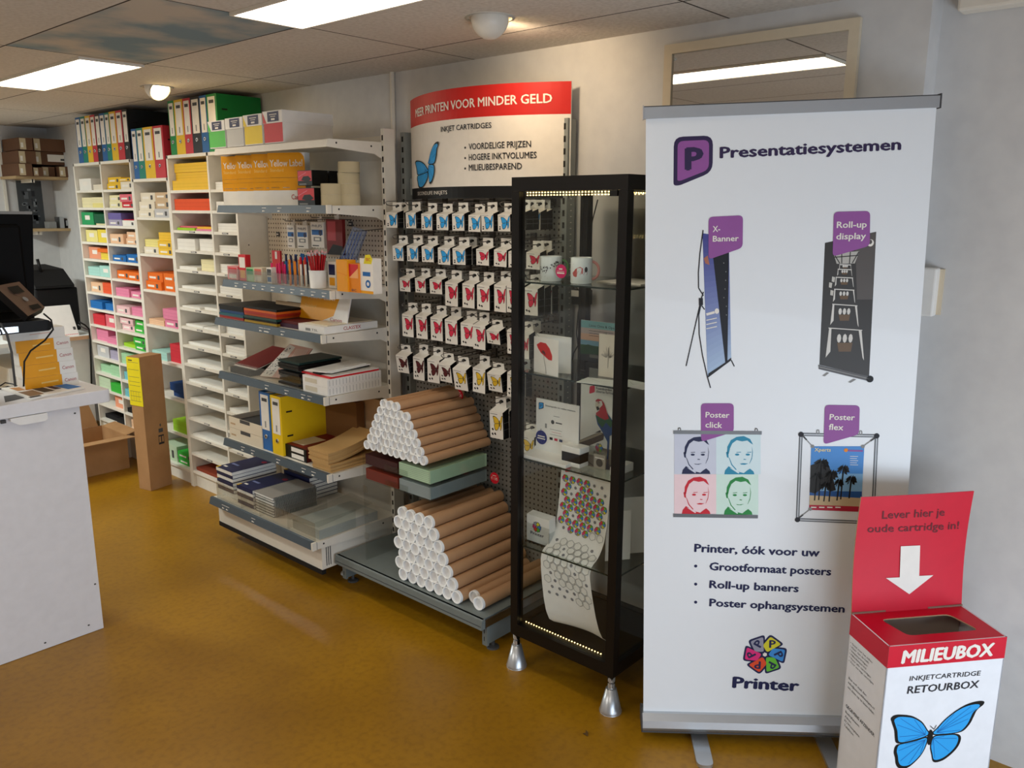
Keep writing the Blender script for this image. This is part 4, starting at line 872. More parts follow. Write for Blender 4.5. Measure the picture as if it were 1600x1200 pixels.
# ---- mailing tubes
def make_tube(r, L):
    def mk():
        t = thing('mailing_tube', (0, 0, 0), 'x', 'mailing tube')
        obj('tube', MB().cyl((.012, 0, 0), (L, 0, 0), r, r, 'kraft', 24), t)
        obj('end_cap', MB().lathe((0, 0, 0), [(0, .0108), (r*.8, .0102), (r*.86, .001), (r*.9, 0), (r*1.0, 0), (r*1.03, .002), (r*1.03, .016)], 'cap_white', 24, (1, 0, 0)), t, 'white plastic end cap')
        return t
    return mk
p, rh, x0 = .0425, .0362, 2.335; ya = onX(573, 695, x0).y; zb = onX(573, 695, x0).z
zstand = zb-.0215
for r, n in enumerate((10, 9, 8, 7, 6, 5, 3)):
    for k in range(n):
        inst('tube_small', make_tube(.0207, .42), (x0+random.uniform(-.004, .004), ya-p*(k+.5*r), zb+rh*r), f"slim mailing tube, upper pile, {ORD[6-r]} row from the top, {ORD[k]} from left", 'mailing tube', 'slim mailing tubes on the clear rack')
p, rh, x1 = .058, .0497, 2.318; yb = onX(630, 900, x1).y; z1 = BZ+.0297
lay = [(0, [0, 1, 2, 3, 4, 5, 6, 7.9]), (.5, [0, 1, 2, 3, 4, 5, 6]), (1, [-.0, 1, 2, 3, 4, 5]), (.5, [0, 1, 2, 3, 4, 5]), (1, [0, 1, 2, 3, 4]), (.5, [0, 1, 2, 3, 4]), (1, [0, 1, 2, 3])]
lay = [(.0, [0, 1, 2, 3, 4, 5, 6, 7.95]), (-.5, [0, 1, 2, 3, 4, 5, 6]), (0, [0, 1, 2, 3, 4, 5]), (-.5, [0, 1, 2, 3, 4, 5]), (0, [0, 1, 2, 3, 4]), (-.5, [0, 1, 2, 3, 4]), (0, [0, 1, 2, 3])]
for r, (s, ks) in enumerate(lay):
    for k, q in enumerate(ks):
        inst('tube_big', make_tube(.0285, .47), (x1+random.uniform(-.004, .004)+(.02 if q > 7 else 0), yb-p*(q+s), z1+rh*r), f"thick mailing tube, lower pile, {ORD[6-r]} row from the top, {ORD[k]} from left", 'mailing tube', 'thick mailing tubes on the grey base shelf')
inst('tube_big', None, (x1+.05, yb-p*6.98, z1), 'thick mailing tube pushed back near the right end of the bottom row, lower pile', 'mailing tube', 'thick mailing tubes on the grey base shelf')
# ---- clear plastic rack under the slim tubes
yL, yM, yR = 3.03, 2.785, 2.562; zs = zstand
t = thing('acrylic_rack', (2.52, 2.8, BZ), 'clear plastic rack carrying the slim mailing tubes and coloured envelopes', 'rack')
obj('top', MB().box(2.345, 2.74, yR, yL, zs-.006, zs-.0005, 'acrylic'), t)
obj('side_panel', MB().box(2.345, 2.70, yL-.005, yL, BZ+.0005, zs-.0065, 'acrylic'), t)
obj('side_panel', MB().box(2.345, 2.70, yR, yR+.005, zs-.16, zs-.0065, 'acrylic'), t)
obj('middle_panel', MB().box(2.40, 2.70, yM-.002, yM+.003, BZ+.0005, zs-.0065, 'acrylic'), t)
for k, z in enumerate((zs-.085, zs-.158)):
    obj('tray', MB().box(2.35, 2.72, yR+.0055, yM-.0025, z-.004, z, 'acrylic').box(2.35, 2.353, yM-.07, yM-.0025, z, z+.03, 'acrylic'), t)
    obj('tray', MB().box(2.35, 2.72, yM+.0035, yL-.0055, z-.004, z, 'acrylic').box(2.35, 2.353, yM+.0035, yM+.09, z, z+.03, 'acrylic'), t)
h = MB()
for z in (.28, .40, .52): h.box(2.338, 2.3445, yL-.03, yL-.001, z, z+.03, 'acrylic')
obj('side_tab', h, t)
for (n, a, b, z, hh, mt, lab) in (('envelope_stack', yL-.008, yM+.006, zs-.085, .05, cm('451a18', .6), 'stack of dark brown envelopes, upper left tray of the clear rack'), ('envelope_stack', yL-.008, yM+.006, zs-.158, .052, cm('7c2c1c', .6), 'stack of rust red envelopes, lower left tray of the clear rack'),
                                  ('envelope_stack', yM-.006, yR+.008, zs-.085, .06, 'mint', 'stack of pale green envelopes, upper right tray of the clear rack'), ('envelope_stack', yM-.006, yR+.008, zs-.158, .055, 'env_grey', 'stack of grey green envelopes, lower right tray of the clear rack')):
    m = MB().box(2.357, 2.72, b, a, z+.0005, z+hh, mt); F = FX(2.357, a, z)
    for q in range(6): m.line(F, [(0, hh*(q+1)/7), (a-b, hh*(q+1)/7)], .0012, 'dark_grey' if 'dark' in lab or 'rust' in lab else 'grey')
    obj(n, m, label=lab, cat='envelopes', group='envelope stacks in the clear rack')
# ---- red price discs on clear stalks
for px, py, X, txt, lab in ((717, 617, 2.72, '€ 1,35', 'round red price disc above the slim mailing tubes'), (772.5, 747, 2.66, '€ 1,95', 'round red price disc above the thick mailing tubes')):
    c = onX(px, py, X); t = thing('price_disc', (X, c.y, c.z-.03), lab, 'price tag', 'red price discs at the tube piles'); F = FX(X, c.y, c.z); m = MB().cyl((X, c.y, c.z), (X+.002, c.y, c.z), .027, .027, 'price_red', 28)
    m.text(F, txt, (-.019, -.008), (.019, -.008), .0125, 'label_white', .01).rect(F, -.012, .0105, .012, .013, 'label_white'); obj('disc', m, t)
    obj('stalk', MB().tube([(X+.003, c.y, c.z+.02), (X+.05, c.y, c.z+.06), (2.8245, c.y, c.z+.075)], .0028, 'acrylic'), t)
# ------------------------------------------------------------------ glass display cabinet
KX0, KX1, KY0, KY1, KZ0, KZ1 = 2.31, 2.765, 1.545, 2.052, .148, 1.962
P_ = .036
cab = thing('display_cabinet', (2.54, 1.8, 0), 'black framed glass display cabinet on metal cone feet, left of the tall banner', 'display cabinet')
for n, (x, y) in enumerate(((KX0, KY0), (KX0, KY1-P_), (KX1-P_, KY0), (KX1-P_, KY1-P_))):
    obj('post', MB().box(x, x+P_, y, y+P_, KZ0, KZ1-.0505, 'cabinet_black'), cab)
    cx, cy = x+P_/2, y+P_/2
    f = MB().lathe((cx, cy, 0), [(0, 0), (.042, 0), (.043, .004), (.04, .012), (.02, .096), (.017, .098), (.0001, .098)], 'alu', 32)
    o = obj('foot', f, cab, 'brushed metal cone foot')
    obj('foot_collar', MB().lathe((cx, cy, .098), [(.012, 0), (.014, .002), (.014, .02), (.011, .022), (.011, .026), (.0145, .028), (.0145, .0485), (.001, .0495)], 'chrome', 20), o)
obj('top_frame', MB().box(KX0, KX1, KY0, KY1, KZ1-.05, KZ1, 'cabinet_black'), cab)
b = MB().box(KX0+.037, KX1-.037, KY0+.037, KY1-.037, KZ0+.035, KZ0+.045, 'black')
for q in ((KX0, KX0+P_, KY0+P_, KY1-P_), (KX1-P_, KX1, KY0+P_, KY1-P_), (KX0+P_, KX1-P_, KY0, KY0+P_), (KX0+P_, KX1-P_, KY1-P_, KY1)): b.box(*q, KZ0, KZ0+.05, 'cabinet_black')
obj('base_frame', b, cab)
for nm, q in (('front_pane', (KX0+.012, KX0+.016, KY0+P_, KY1-P_)), ('back_pane', (KX1-.018, KX1-.014, KY0+P_, KY1-P_)), ('side_pane', (KX0+P_, KX1-P_, KY0+.012, KY0+.016)), ('side_pane', (KX0+P_, KX1-P_, KY1-.016, KY1-.012))):
    obj(nm, MB().box(*q, KZ0+.0505, KZ1-.0505, 'pane'), cab)
GSH = [1.585, 1.24, .897, .535]
for z in GSH:
    g = MB().box(KX0+.031, KX1-.022, KY0+.02, KY1-.02, z-.006, z, 'shelf_glass')
    obj('glass_shelf', g, cab)
    obj('shelf_edge', MB().box(KX0+.0295, KX0+.0308, KY0+P_, KY1-P_, z-.006, z, cm('1c2a26', .2)).box(KX0+P_, KX1-P_, KY0+.0185, KY0+.0198, z-.006, z, cm('1c2a26', .2)), cab, 'dark polished glass edge')
lt = MB(); lb = MB()
for k in range(30):
    y = KY1-.05-.0138*k
    for dz in (.001, .010): lt.box(KX0+.03, KX0+.033, y-.0022, y+.0022, KZ1-.0555-dz, KZ1-.0515-dz, 'led_glow')
    if k < 28: lb.box(KX0+.0385, KX0+.042, y-.0018, y+.0018, KZ0+.0505, KZ0+.0535, 'led_glow')
for k in range(24): lt.box(KX1-.05, KX1-.047, KY1-.05-.017*k, KY1-.046-.017*k, KZ1-.058, KZ1-.054, 'led_glow'); lt.box(KX0+.05+.015*k, KX0+.054+.015*k, KY0+.03, KY0+.033, KZ1-.06, KZ1-.056, 'led_glow')
obj('led_strip', lt, cab, 'row of tiny warm lamps under the top frame'); obj('led_strip', lb, cab, 'row of tiny warm lamps along the bottom front')
obj('door_lock', MB().box(KX0-.004, KX0+.012, KY0+.04, KY0+.07, KZ1-.07, KZ1-.0505, 'black'), cab)
# adapter hanging behind the cabinet
a = onX(896, 452, 2.80); b_ = onX(917, 477, 2.80)
t = thing('power_adapter', (2.80, (a.y+b_.y)/2, b_.z), 'black plug in power adapter with a cable behind the cabinet', 'adapter')
obj('plug_body', MB().box(2.785, 2.84, b_.y, a.y, b_.z, a.z, 'soft_black').rect(FX(2.785, a.y, a.z), .0, -.028, .04, -.002, 'label_white'), t, bevel=.004)
pts = [onX(x, y, 2.80) for x, y in ((906, 477), (903, 490), (901, 520), (903, 540), (896, 552), (892, 575), (880, 605), (872, 640))]
obj('cable', MB().tube(pts, .0028, 'black'), t)
obj('cable', MB().tube([onX(934, 312, 2.775), onX(918, 375, 2.775), onX(906, 408, 2.775), onX(900, 440, 2.79), onX(902, 454, 2.79)], .0026, 'black'), t)
# ---- shelf one: mugs
def mug(px0, px1, py0, py1, x, z, body, handle, lab, deco, hy):
    yl, yr, zt = span(px0, px1, py0, x); r = (yl-yr)/2*.76; cy = (yl+yr)/2; h = zt-z
    t = thing('mug', (x, cy, z), lab, 'mug', 'printed mugs in the cabinet')
    b = MB().lathe((x, cy, z), [(0, .001), (r*.94, 0), (r, .004), (r, h-.002), (r*.97, h), (r*.93, h-.002), (r*.92, .006), (0, .006)], body, 36)
    class Cyl(Fr):
        def __init__(s): pass
        def P(s, a, bb, c=0): th = math.pi+.62+a/r; return V((x+(r+c)*math.cos(th), cy+(r+c)*math.sin(th), z+bb))
    deco(b, Cyl(), r, h); obj('body', b, t)
    hp = [V((x+.02*math.cos(0)*0+r*.92*math.cos(hy), cy+r*.92*math.sin(hy), z+h*.2)), ]
    hp = []
    for i in range(11):
        u = -math.pi/2+math.pi*i/10; e = r*.95+.026*math.cos(u); hp.append(V((x+e*math.cos(hy), cy+e*math.sin(hy), z+h*.5+h*.34*math.sin(u))))
    obj('handle', MB().tube(hp, .0052, handle, 10), t)
def floral(b, F, r, h):
    random.seed(5)
    for k in range(26):
        a = random.uniform(-.045, .05); q = h*.55+math.sin(a*60)*h*.12+random.uniform(-.008, .008)
        b.line(F, [(a, q), (a+random.uniform(-.006, .006), q+random.uniform(-.01, .01))], .0016, 'dark_grey').disc(F, a, q+.004, .0022, .0026, 'dark_text', 7, .001)
    b.line(F, [(-.042, h*.18), (-.02, h*.2)], .0012, 'grey').line(F, [(-.042, h*.12), (-.01, h*.13)], .0012, 'grey')
def redpic(b, F, r, h):
    b.rect(F, -.036, h*.12, .034, h*.86, cm('d9cfd2', .3)).poly(F, [(-.034, h*.42), (-.02, h*.58), (-.004, h*.66), (.006, h*.6), (.006, h*.4), (-.02, h*.26), (-.03, h*.3)], cm('c05a56', .3), .0012)
    b.disc(F, .018, h*.55, .006, .01, 'dark_text', 12, .0012).line(F, [(-.03, h*.75), (.03, h*.78)], .0014, 'grey', .0012)
    for k in range(5): b.line(F, [(-.028+.012*k, h*.35), (-.022+.012*k, h*.5)], .0012, cm('a84a48'), .0016)
z = GSH[0]+.0005
mug(844, 879, 400, 443, 2.43, z, mat('mug_white', 'e4eae8', .12), cm('5f8f58', .3), 'white mug with dark floral print and a green handle in the cabinet', floral, -.75)
mug(891, 927, 402, 445, 2.42, z, mat('mug_white', 'e4eae8', .12), cm('cf8f88', .3), 'white mug with red picture and a pink handle in the cabinet', redpic, -1.0)
c = onX(876.5, 424, 2.385); m = MB().cyl((2.385, c.y, c.z), (2.387, c.y, c.z), .025, .025, mat('magenta', 'd81f68', .4), 28)
F = FX(2.385, c.y, c.z); m.rect(F, -.009, .006, .007, .011, 'label_white').line(F, [(-.018, 0), (.016, 0)], .0016, 'label_white').rect(F, -.018, -.009, .016, -.004, 'label_white').cyl((2.386, c.y, c.z-.024), (2.386, c.y, z), .0012, .0012, 'acrylic', 6)
obj('price_tag', m, label='round pink price tag between the two mugs', cat='price tag')
obj('card_sheet', MB().prism(FZ(2.50, 1.80, z), [(0, 0), (.2, -.01), (.21, .16), (.03, .19)], 0, .004, 'label_white'), label='flat white card lying right of the mugs on the top glass shelf', cat='card')
m = MB(); F = Fr((2.62, 1.80, z+.0045), (0, -1, 0), (.25, 0, 1)); m.fbox(F, 0, .19, 0, .27, 0, .002, 'acrylic'); obj('plastic_stand', m, label='clear plastic sheet standing at the back of the top glass shelf', cat='plastic sheet')
# ---- shelf two: cards
def bfr(px, py, X, yaw=0, lean=0):
    p = onX(px, py, X); return Fr((p.x, p.y, p.z), (-math.sin(yaw), -math.cos(yaw), 0), (math.cos(yaw)*lean, -math.sin(yaw)*lean, 1))
z = GSH[1]+.0005
a = onX(834, 579, 2.37); b_ = onX(872, 588, 2.345); top = onX(834, 525, 2.37)
F = Fr((a.x, a.y, z), (b_.x-a.x, b_.y-a.y, 0), (0, 0, 1)); L = math.hypot(b_.x-a.x, b_.y-a.y); h = top.z-z
t = thing('greeting_card', (a.x, (a.y+b_.y)/2, z), 'folded white greeting card with a red poppy on the second glass shelf', 'card')
m = MB().fbox(F, 0, L, 0, h, -.001, 0, 'white')
m.poly(F, [(L*x, h*y) for x, y in ((.12, .78), (.28, .87), (.5, .86), (.65, .74), (.76, .55), (.75, .42), (.62, .42), (.45, .5), (.3, .57), (.18, .68))], mat('poppy', 'cf1f1a', .5)).poly(F, [(L*x, h*y) for x, y in ((.32, .6), (.5, .52), (.46, .62), (.38, .66))], 'maroon', .001)
m.line(F, [(L*.42, h*.52), (L*.44, h*.35), (L*.5, h*.2), (L*.52, h*.02)], .0018, 'dark_text'); obj('front_leaf', m, t)
m = MB().prism(Fr((a.x+.012, a.y, z), (.35, -1, 0), (0, 0, 1)), [(0, 0), (L, 0), (L, h*.98), (0, h*.98)], -.001, 0, 'white'); obj('back_leaf', m, t)
yl, yr, zt = span(838, 893, 524, 2.43)
m = MB().box(2.43, 2.432, yr, yl, z, zt, 'paper'); F = FX(2.43, yl, z); L, h = yl-yr, zt-z
m.line(F, [(0, h), (L*.48, h*.48), (L, h)], .0022, cm('b4b8bc')); m.line(F, [(L*.48, h*.48), (L*.8, h*.48)], .0012, 'grey')
obj('envelope', m, label='white envelope standing behind the poppy card', cat='envelope')
yl, yr, zt = span(908, 968, 503, 2.60); zb = z+.02
t = thing('photo_print', (2.6, (yl+yr)/2, z), 'colourful landscape photo print with heading behind the tree card', 'photo print')
m = MB().box(2.6, 2.604, yr, yl, zb, zt, 'paper'); F = FX(2.6, yl, zb); L, h = yl-yr, zt-zb
for y0, y1, c in ((.82, 1, '7fb0b4'), (.68, .82, 'b8a8a4'), (.52, .68, 'd0a890'), (.4, .52, '6f9ab0'), (.2, .4, '2c5a38'), (0, .2, '20242a')): m.rect(F, 0, h*y0, L, h*y1, cm(c, .4))
m.poly(F, [(0, h*.3), (L*.2, h*.42), (L*.5, h*.36), (L, h*.4), (L, h*.25), (0, h*.16)], cm('1f4a2c', .4), .001).rect(F, L*.25, h*.1, L, h*.18, cm('6a6a66', .4), .001)
m.text(F, 'Lieve Oma & Opa', (L*.22, h*.86), (L*.88, h*.86), h*.06, 'dark_text')
for k in range(3): m.line(F, [(L*.22, h*(.76-.06*k)), (L*.86, h*(.76-.06*k))], .0018, 'dark_grey', .001)
obj('print', m, t); obj('easel', MB().prism(Fr((2.602, yr+.06, z), (1, 0, 0), (0, 0, 1)), [(0, 0), (.06, 0), (.004, .12), (0, .12)], -.004, 0, 'black').box(2.58, 2.65, yr+.02, yl-.04, z, z+.02, 'black'), t, 'small black stand')
yl, yr, zt = span(936, 966.5, 523, 2.47)
m = MB(); F = FX(2.47, yl, z); L, h = (yl-yr)*1.12, zt-z; m.fbox(F, 0, L, 0, h, -.001, 0, cm('e6dfd2')).box(2.47, 2.52, yl-.001, yl, z, z+h*.98, cm('e6dfd2'))
tr = cm('a8a49c')
m.line(F, [(L*.45, h*.22), (L*.46, h*.5)], .003, tr)
random.seed(11)
for k in range(34):
    an = random.uniform(.1, 3.04); rr = random.uniform(.3, 1); m.line(F, [(L*.46+L*.1*math.cos(an)*rr, h*.45+h*.06*math.sin(an)), (L*.46+L*.34*math.cos(an)*rr, h*.48+h*.3*math.sin(an)*rr)], .0011, tr)
obj('greeting_card', m, label='cream folded card with a pale bare tree drawing on the second glass shelf', cat='card')
for k, (px, py, r0) in enumerate(((900, 596, .2), (952, 598, -.1))):
    p = onZ(px, py, z+.003); q = MB().prism(FZ(p.x, p.y, z+.0012*k, r0), [(0, 0), (.15, 0), (.15, .1), (0, .1)], 0, .001, cm('e0e3dc')).line(FZ(p.x, p.y, z+.0012*k+.001, r0), [(0, .1), (.075, .04), (.15, .1)], .0012, 'grey')
    obj('envelope', q, label=['pale envelope lying flat in front of the photo print', 'pale envelope lying flat under the tree card'][k], cat='envelope', group='envelopes lying on the second glass shelf')
# ---- shelf three
z = GSH[2]+.0005
yl, yr, zt = span(838, 905, 628, 2.42); F = FX(2.42, yl, z); L, h = yl-yr, zt-z
t = thing('stamp_display', (2.4, (yl+yr)/2, z), 'white display board for stamps with a round blue sticker on the third glass shelf', 'display stand')
m = MB().box(2.42, 2.424, yr, yl, z+.02, zt, 'white'); zf = lambda x, y: (790+x/6.667, 600+y/6.667)
m.poly(F, round_poly([(L*.06, h*.93), (L*.18, h*.94), (L*.18, h*.84), (L*.06, h*.8)], .004), 'navy').poly(F, round_poly([(L*.075, h*.92), (L*.165, h*.93), (L*.165, h*.85), (L*.075, h*.815)], .003), 'butterfly_blue', .001).text(F, 'P', (L*.1, h*.85), (L*.145, h*.85), h*.05, 'navy', c=.0014)
m.text(F, 'Stempels in vele maten', (L*.22, h*.885), (L*.92, h*.885), h*.028, 'dark_text', .008)
m.line(F, [(L*.42, h*.74), (L*.56, h*.74)], .002, 'grey').disc(F, L*.4, h*.63, L*.04, L*.04, 'dark_grey', 12).rect(F, L*.47, h*.62, L*.62, h*.64, 'dark_grey')
m.line(F, [(L*.34, h*.5), (L*.62, h*.5)], .0015, 'grey').line(F, [(L*.38, h*.455), (L*.6, h*.455)], .0015, cm('d88a90')).line(F, [(L*.34, h*.41), (L*.62, h*.41)], .0015, 'grey')
for k, c in enumerate(('black', cm('c02a48'), cm('2c3e6c'))): m.rect(F, L*(.33+.115*k), h*.31, L*(.405+.115*k), h*.355, c)
m.disc(F, L*.135, h*.315, L*.135, L*.135, mat('sticker_blue', '1f2a78', .5), 28, .0012).rect(F, L*.05, h*.325, L*.22, h*.345, 'label_white', .0018).rect(F, L*.04, h*.285, L*.23, h*.305, 'label_white', .0018)
m.rect(F, L*.22, h*.5, L*.26, h*.58, 'grey').line(F, [(L*.12, h*.42), (L*.12, h*.47)], .002, 'dark_text')
obj('board', m, t); obj('foot', MB().prism(Fr((2.345, yr, z), (1, 0, 0), (0, 0, 1)), [(0, 0), (.10, 0), (.10, .012), (.079, .03), (.075, .02), (0, .012)], -L*1.04, 0, 'white'), t)
yl, yr, zt = span(877, 906, 698, 2.375); t = thing('rubber_stamp', (2.4, (yl+yr)/2, z), 'white and black self inking stamp in front of the parrot board', 'stamp'); h = zt-z
obj('base', MB().box(2.375, 2.435, yr, yl, z, z+h*.22, 'white'), t, bevel=.003); obj('middle', MB().box(2.377, 2.433, yr+.001, yl-.001, z+h*.22, z+h*.68, 'black'), t); obj('grip', MB().box(2.374, 2.436, yr-.001, yl+.001, z+h*.68, zt, 'white'), t, bevel=.004)
for k, (a, b, c) in enumerate(((915, 928, '6f6b66'), (928, 946, 'a9a59c'))):
    yl, yr, zt = span(a, b, 711, 2.43); m = MB().box(2.43, 2.436, yr, yl, z, zt, cm(c, .5)); F = FX(2.43, yl, z); L, h = yl-yr, zt-z
    m.poly(F, [(0, h*.4), (L, h*.05), (L, h*.15), (0, h*.6)], 'dark_grey') if k == 0 else m.disc(F, L*.5, h*.42, L*.3, L*.3, 'dark_grey', 16).rect(F, L*.1, h*.72, L*.9, h*.8, 'paper')
    obj('stamp_sample_card', m, label=['dark grey sample card beside the stamp', 'light grey sample card with a round mark beside the stamp'][k], cat='card', group='sample cards beside the stamp')
# parrot board
yl, yr, zt = span(908, 967, 597, 2.66); F = FX(2.66, yl, z); L, h = yl-yr, zt-z
t = thing('display_board', (2.66, (yl+yr)/2, z), 'white foam board printed with a red and green parrot on the third glass shelf', 'board')
m = MB().box(2.66, 2.668, yr-.01, yl, z, zt, 'white'); pp = lambda x, y: F.px(790+x/6.667, 600+y/6.667)
m.poly(F, round_poly([pp(878, 22), pp(930, 15), pp(930, 85), pp(872, 102)], .006), 'wing_red').text(F, 'Foamborden', pp(945, 56), pp(1108, 78), .011, 'dark_text', .01).text(F, 'diverse formaten', pp(945, 88), pp(1160, 115), .011, 'dark_text', .01)
for pts, c, k in (([(760, 590), (900, 530), (985, 500), (1030, 520), (1020, 580), (900, 630), (820, 662), (760, 650)], '4a3a2c', .001), ([(765, 590), (985, 503), (1010, 520), (900, 565), (770, 612)], 'a89a84', .0014), ([(940, 330), (960, 285), (1060, 300), (1110, 370), (1140, 440), (1135, 520), (1085, 540), (1070, 790), (1058, 780), (1062, 600), (1000, 480), (960, 420)], '1c4a86', .0018), ([(942, 320), (965, 285), (1060, 310), (1120, 400), (1100, 460), (1050, 400), (1010, 455), (965, 400)], '1f5a34', .0022),
                   ([(940, 170), (965, 152), (1005, 165), (1030, 200), (1055, 280), (1080, 360), (1040, 375), (990, 350), (945, 320), (945, 300), (985, 270), (985, 240), (950, 200)], 'b8202a', .0026), ([(975, 180), (1005, 172), (1015, 215), (990, 245), (970, 220)], 'e4dcd4', .003), ([(940, 195), (962, 175), (972, 215), (965, 255), (948, 262), (940, 230)], 'd8cdbc', .003), ([(948, 235), (970, 232), (985, 262), (958, 275)], '1a1614', .0034), ([(978, 190), (986, 188), (986, 198), (978, 200)], '1a1614', .0036),
                   ([(930, 510), (985, 480), (1005, 488), (985, 500)], '1a1614', .003)):
    m.poly(F, [pp(*q) for q in pts], cm(c, .4), k)
def flower(mb, F, cx, cy, R, letters=True, c=.001, grey=False):
    """the six petalled letter emblem"""
    for k, col in enumerate(('d9d234', '3f8fd8', '6abf3c', 'e2502c', 'e0307c', '9797a8')):
        a = math.radians(62-60*k); ca, sa = math.cos(a), math.sin(a)
        f = lambda u, v: (cx+R*(u*ca-v*sa), cy+R*(u*sa+v*ca))
        mb.poly(F, round_poly([f(.03, -.03), f(.86, -.5), f(1.0, .3), f(.28, .4)], R*.16, 3), 'navy', c)
        mb.poly(F, round_poly([f(.14, -.03), f(.8, -.38), f(.9, .23), f(.35, .31)], R*.1, 3), cm('8e8e90') if grey else cm(col, .45), c+.0004)
        if letters:
            b = math.radians(-60*k); px_, py_ = f(.62, -.03); w_, h_ = R*.13, R*.36
            o = (px_-math.cos(b)*w_+math.sin(b)*h_*.5, py_-math.sin(b)*w_-math.cos(b)*h_*.5)
            mb.text(F, 'P', o, (o[0]+2*w_*math.cos(b), o[1]+2*w_*math.sin(b)), h_, 'navy', .03, c=c+.0008)
    mb.disc(F, cx, cy, R*.09, R*.09, 'label_white', 10, c+.001)
a = pp(975, 665); flower(m, F, a[0], a[1], .02, False); m.text(F, 'Printer', pp(920, 725), pp(1025, 742), .012, 'navy', .012)
obj('board', m, t); obj('back_strut', MB().prism(Fr((2.669, (yl+yr)/2, z), (1, 0, 0), (0, 0, 1)), [(0, 0), (.05, 0), (.0, .2)], -.004, 0, 'white'), t)
p = onX(955, 742, 2.40)
t = thing('tablet_easel', (2.42, p.y, z), 'white easel seen edge on at the right of the third glass shelf', 'easel')
obj('back', MB().prism(Fr((2.40, p.y-.02, z), (1, .2, 0), (0, 0, 1)), [(0, .03), (.02, .03), (.075, .235), (.055, .24)], -.012, 0, 'white'), t)
obj('oval_holder', MB().lathe((2.43, p.y-.008, z+.15), [(0, 0), (.03, 0), (.034, .004), (.03, .008), (0, .008)], 'cap_white', 24, (-.25, -1, .1)), t); obj('foot', MB().box(2.395, 2.50, p.y-.03, p.y+.002, z, z+.03, 'white'), t)
# ---- shelf four: card holder, printed sheet draped over the glass
z = GSH[3]+.0005
yl, yr, zt = span(823, 858, 808, 2.385); t = thing('card_holder', (2.4, (yl+yr)/2, z), 'clear holder with white cards showing a colourful emblem on the lowest glass shelf', 'card holder')
obj('holder', MB().box(2.38, 2.383, yr-.004, yl+.004, z, z+.08, 'acrylic').box(2.43, 2.433, yr-.004, yl+.004, z, z+.1, 'acrylic').box(2.38, 2.433, yr-.004, yl+.004, z, z+.003, 'acrylic').box(2.383, 2.43, yl+.002, yl+.004, z, z+.06, 'acrylic').box(2.383, 2.43, yr-.004, yr-.002, z, z+.06, 'acrylic'), t)
m = MB()
for k in range(8): m.box(2.386+.005*k, 2.390+.005*k, yr, yl, z+.004, zt+.0008*k, 'white')
F = FX(2.386, yl, z); L, h = yl-yr, zt-z
flower(m, F, L*.46, h*.62, L*.2, False); m.text(F, 'Printer', (L*.18, h*.3), (L*.78, h*.3), h*.11, 'navy', .012); obj('cards', m, t)
yl, yr, _ = span(876, 954, 745, 2.46); WD = yl-yr
# profile of the sheet: from the back top down to the shelf front, over the edge, then curling inwards
prof = [(2.47, GSH[2]-.012), (2.462, .82), (2.455, .75), (2.445, .67), (2.43, .61), (2.41, .575), (2.385, .551), (2.366, .5448), (2.352, .536), (2.341, .51), (2.3365, .46), (2.336, .40), (2.338, .34), (2.345, .285), (2.36, .245), (2.385, .225)]
class Sheet(Fr):
    def __init__(s):
        s.pts = [V((x, 0, q)) for x, q in prof]; s.len = [0]
        for a, b in zip(s.pts, s.pts[1:]): s.len.append(s.len[-1]+(b-a).length)
    def P(s, a, b, c=0):
        d = min(max(b, 0), s.len[-1]-1e-5); i = max(k for k in range(len(s.len)-1) if s.len[k] <= d); t_ = (d-s.len[i])/(s.len[i+1]-s.len[i])
        p = s.pts[i].lerp(s.pts[i+1], t_); tn = (s.pts[i+1]-s.pts[i]).normalized(); n = V((tn.z, 0, -tn.x))
        curl = max(0, b-.42)
        return V((p.x, yl-a-curl*.12, p.z))+n*c+V((curl*.15*math.sin(a*9), 0, -curl*.22*(a-.06)))
SHT = Sheet(); T = SHT.len[-1]
m = MB(); na, nb = 10, 44
m.add([SHT.P(WD*i/na, T*j/nb) for j in range(nb+1) for i in range(na+1)], [(j*(na+1)+i, j*(na+1)+i+1, (j+1)*(na+1)+i+1, (j+1)*(na+1)+i) for j in range(nb) for i in range(na)], 'white', True)
def hexa(cx, cy, r, filled=True):
    pts = [(cx+r*math.cos(math.radians(60*k+30)), cy+r*math.sin(math.radians(60*k+30))) for k in range(7)]
    if filled: m.poly(SHT, pts[:6], cm('e9e6de'), .0012)
    m.line(SHT, pts, .0016, 'grey', .002)
m.poly(SHT, round_poly([(.02, .02), (.045, .02), (.045, .045), (.02, .05)], .004), 'wing_red', .0016); m.text(Fr((2.46, yl, GSH[2]-.05), (0, -1, 0), (-.1, 0, 1)), 'diverse formaten', (.055, .004), (.17, .004), .013, 'dark_text', .014, c=.012)
random.seed(21)
R0 = .067*WD
for r in range(8):
    for k in range(6):
        x = (.1+.148*k+(.074 if r % 2 else 0))*WD; y = .075+.028*r
        if x > WD-.02 or (r in (0, 1) and k > 3) or (r == 1 and k == 1) or (r == 5 and k in (1, 4)) or (r == 2 and k == 1) or (r == 7 and k == 0):
            if x < WD-.014: flower(m, SHT, x, y, R0*.4, False, .0014, True)
            continue
        if r == 7 and k > 3: hexa(x, y, R0, False); continue
        flower(m, SHT, x, y, R0, False, .0014)
for r in range(9):
    for k in range(6):
        x = .03+.034*k+(.017 if r % 2 else 0); y = .325+.0285*r
        if x > WD-.018 or y > T-.03: continue
        if (r*7+k*3) % 5 == 0 or (r > 6 and k < 4): flower(m, SHT, x, y, R0*.42, False, .0014, True)
        else: hexa(x, y, R0*1.06)
obj('printed_sheet', m, label='long printed sheet with flower emblems and hexagons draped over the lowest glass shelf', cat='paper sheet')
